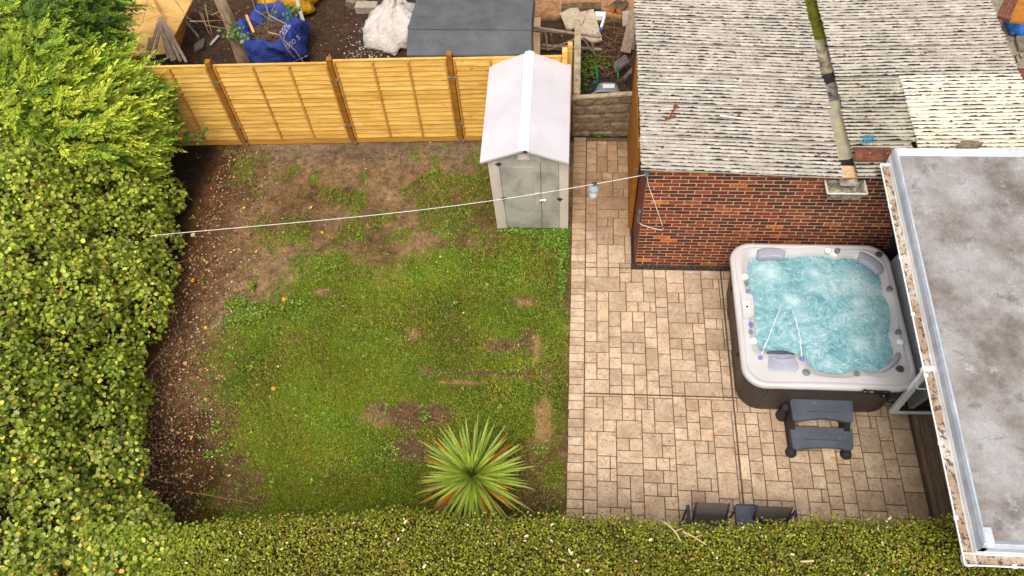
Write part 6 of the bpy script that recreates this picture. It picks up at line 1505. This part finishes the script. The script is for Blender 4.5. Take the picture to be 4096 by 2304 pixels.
m = MB(); m.bar(at(*zq(140, 150), .35), at(*zq(130, 640), .35), .14, .03, .004); o = m.build('timber_board', simple('pale new board', lin(206, 164, 120), lin(222, 182, 140), 5)); tag(o, 'pale new timber board standing beside the dark felt roof', 'board')
p = aty(2281, 172, 2.80); m = MB(); m.box((p[0], 2.80, p[2] / 2), (.075, .075, p[2]), .006); o = m.build('pine_post', RAILM); tag(o, 'square pine post at the right end of the panel fence', 'post')
m = MB(); m.prism([at(*zq(*p), .05) for p in ((818, 135), (940, 140), (932, 180), (830, 180))], (0, 0, .12)); m.prism([at(*zq(*p), .05) for p in ((925, 180), (940, 180), (905, 300), (885, 320), (878, 300))], (0, 0, .12)); ot = m.build('white_crate', PLW); tag(ot, 'broken white plastic crate beside the paving slabs', 'crate')
m = MB(); m.lathe(at(*zq(887, 303), .17), [(.03, 0), (.03, .04), (.02, .05)], 10); attach(m.build('blue_cap', simple('blue plastic', lin(30, 80, 180))), ot)
for q, (x0, y0, x1, y1, w_, lab) in enumerate([(1290, 60, 1175, 560, .19, 'long grey sleeper leaning against the garage side'), (1310, 250, 1270, 520, .06, 'narrow dark stake behind the grey sleeper')]):
    m = MB(); m.bar(at(*zq(x0, y0), .55), at(*zq(x1, y1), .12), w_, .06, .008); o = m.build('wood_sleeper', OLDW); tag(o, lab, 'sleeper')
m = MB(); m.prism([at(*zq(*p), .03) for p in ((1135, 95), (1235, 90), (1215, 260), (1140, 262))], (0, 0, .05)); o = m.build('paving_slab', CONC); tag(o, 'small pale slab lying left of the grey sleeper', 'slab')
SLT = simple('brown slate tile', lin(92, 78, 72), lin(126, 112, 106), 8, .7, .3, .3)
for poly, lab in (([(1030, 690), (1170, 575), (1225, 660), (1060, 790)], 'brown ribbed roof tile leaning upper left of its pair near the garage'), ([(1150, 850), (1290, 690), (1300, 740), (1180, 860), (1165, 880)], 'brown ribbed roof tile leaning lower right of its pair near the garage')):
    m = MB(); P_ = [at(*zq(*p), .25 + .1 * (k in (1, 2))) for k, p in enumerate(poly)]; m.prism(P_, (0, 0, -.02)); a, b = np.array(P_[0]), np.array(P_[1])
    for f_ in (.15, .5, .85): off = (np.array(P_[3 if len(P_) == 4 else 4]) - a) * f_; m.bar(a + off + [0, 0, .006], b + off + [0, 0, .006], .03, .016, .004)
    o = m.build('roof_tile', SLT); tag(o, lab, 'tile')
# wheelbarrow standing on its rim
wb_ = empty('wheelbarrow', at(2430, 345, 0), 'grey wheelbarrow with green handles tipped behind the low block wall', 'wheelbarrow')
zT = .52; b0, b1 = at(2387, 328, zT), at(2474, 329, zT); r0, r1 = at(2368, 366, zT - .02), at(2489, 366, zT - .02)
GRYP = simple('grey barrow pan', lin(146, 152, 158), lin(170, 176, 182), 5, .4, .4)
m = MB(); rows_ = []
def rrow(xa, xb, y, z0, z1, rc=.09):
    out = []; cx_, cz_ = (xa + xb) / 2, (z0 + z1) / 2; hx_, hz_ = (xb - xa) / 2, (z1 - z0) / 2
    for k in range(33):
        a = 2 * math.pi * (k % 32) / 32; out.append((cx_ + hx_ * (abs(math.cos(a)) ** .55) * np.sign(math.cos(a)), y, cz_ + hz_ * (abs(math.sin(a)) ** .55) * np.sign(math.sin(a))))
    return out
yb0, yr0 = b0[1], r0[1]
rows_ = [rrow(b0[0] + .1, b1[0] - .1, yb0, .25, zT - .1), rrow(b0[0], b1[0], yb0 - .01, .12, zT), rrow(r0[0], r1[0], yr0, .05, zT - .01), rrow(r0[0] - .025, r1[0] + .025, yr0 - .005, .03, zT + .01), rrow(r0[0] - .025, r1[0] + .025, yr0 - .02, .03, zT + .005), rrow(r0[0] + .01, r1[0] - .01, yr0 - .005, .06, zT - .03), rrow(b0[0] + .02, b1[0] - .02, yb0 - .03, .14, zT - .03)]
m.grid(rows_[::-1]); pan = m.build('pan', GRYP, wb_, smooth=True)
GRN = simple('green tube', lin(20, 92, 66), lin(36, 118, 84), 10, .4, .4)
for k, (ub, vb, ut, vt, uf, vf) in enumerate(((2390, 325, 2385, 269, 2370, 336), (2472, 325, 2471, 269, 2484, 336))):
    a = at(ub, vb, .50); t_ = aty(ut, vt, a[1] + .12); f_ = at(uf, vf, .45); m = MB(); m.tube([f_, a, a + [0, .02, .05], t_], .019, 8); hnd = m.build('handle', GRN, wb_, smooth=True); m = MB(); m.tube([t_ - (t_ - a) * .35, t_ + (t_ - a) * .02], .024, 8); m.build('grip', GRN, hnd)
p = (at(2412, 337, zT) + at(2458, 353, zT)) / 2; m = MB(); m.prism([at(2411, 337, zT + .004), at(2458, 336, zT + .004), at(2458, 353, zT - .002), at(2412, 353, zT - .002)], (0, 0, .003)); m.build('sticker', simple('faded white sticker', lin(206, 204, 200), lin(228, 226, 222), 10), pan)
m = MB(); P_ = [at(2332, 314, .06), at(2440, 310, .06), at(2448, 372, .06), at(2342, 384, .06)]; m.prism(P_, (0, 0, -.03)); tray = m.build('black_tray', BLKM); tag(tray, 'flat black plastic tray on the ground under the wheelbarrow', 'tray')
m = MB(); 
for k in range(4): m.bar(P_[k] + [0, 0, .01], P_[(k + 1) % 4] + [0, 0, .01], .03, .03, .004)
m.build('rim', BLKM, tray)
rgi = np.random.default_rng(71); Pp = np.concatenate([at(2360, 260, .15) + rgi.normal(size=(260, 3)) * [.11, .17, .06], at(2345, 330, .08) + rgi.normal(size=(60, 3)) * [.03, .2, .04], at(2450, 250, .1) + rgi.normal(size=(50, 3)) * [.1, .06, .05], at(2375, 215, .1) + rgi.normal(size=(60, 3)) * [.1, .06, .04]])
V, F, C_ = leaf_arrays(Pp, np.array([0, -.2, 1.]) + rgi.normal(size=Pp.shape) * .4, rgi.uniform(.03, .06, len(Pp)), .9, pal([(84, 104, 30), (110, 124, 40), (64, 84, 26)], len(Pp), rgi), rgi); o = link('yard_weeds', np_mesh('yard_weeds', V, F, LEAFM, C_)); tag(o, 'low green weeds around the black tray in the cluttered yard', 'weeds', kind='stuff')
m = MB()
for _ in range(70):
    p = at(rgi.uniform(2390, 2530), rgi.uniform(60, 300), .05); d = rgi.normal(size=3) * [.16, .14, .04]; m.tube([p - d, p + rgi.normal(size=3) * .03, p + d], [.004, .004, .002], 4, False)
o = m.build('dry_stalks', simple('dry stalk', lin(120, 84, 54), lin(160, 116, 76), 10)); tag(o, 'tangle of dry brown stalks over the cluttered yard floor', 'stalks', kind='stuff')
# right of the garage
m = MB(); m.bar(at(3995, 70, .9), at(4060, -60, .9), .10, .07, .006); m.bar(at(4020, 80, .9), at(4090, -60, .9), .10, .07, .006); o = m.build('timber_stack', REDWOOD); tag(o, 'dark brown timber beams beyond the right edge of the garage roof', 'timber')
m = MB(); m.prism([at(4040, 85, .5), at(4110, 90, .5), at(4130, -30, .9), at(4075, -40, .9)], (0, 0, -.04)); o = m.build('ochre_board', OCH); tag(o, 'ochre timber panel in the top right corner', 'panel')
eb2, _r = bag('plastic_sack', 'crumpled bright blue plastic sack in the top right corner', at(4100, 85, .2), .26, .22, .3, bagmat('bright blue plastic', lin(20, 80, 170), lin(60, 130, 210)), 9, False)
m = MB(); m.prism([at(4070, 125, .02), at(4130, 120, .02), at(4150, 200, .02), at(4072, 205, .02), at(4058, 165, .02)], (0, 0, .06)); o = m.build('dirt_heap', BLK); tag(o, 'dark earthy stone slab below the blue sack at the right edge', 'stone')
m = MB(); m.tube([at(4068, 250, .2), at(4060, 225, .3), at(4075, 215, .35), at(4085, 235, .3)], .012, 6); o = m.build('wire_hook', BLKM); tag(o, 'bent dark wire hook beside the right edge of the garage roof', 'hook')
m = MB(); m.box(tuple(at(4090, 320, .3)[:2]) + (.15,), (.35, .6, .3), .01); o = m.build('brick_planter', TC); tag(o, 'red brick edge just beyond the right side of the garage roof', 'planter')
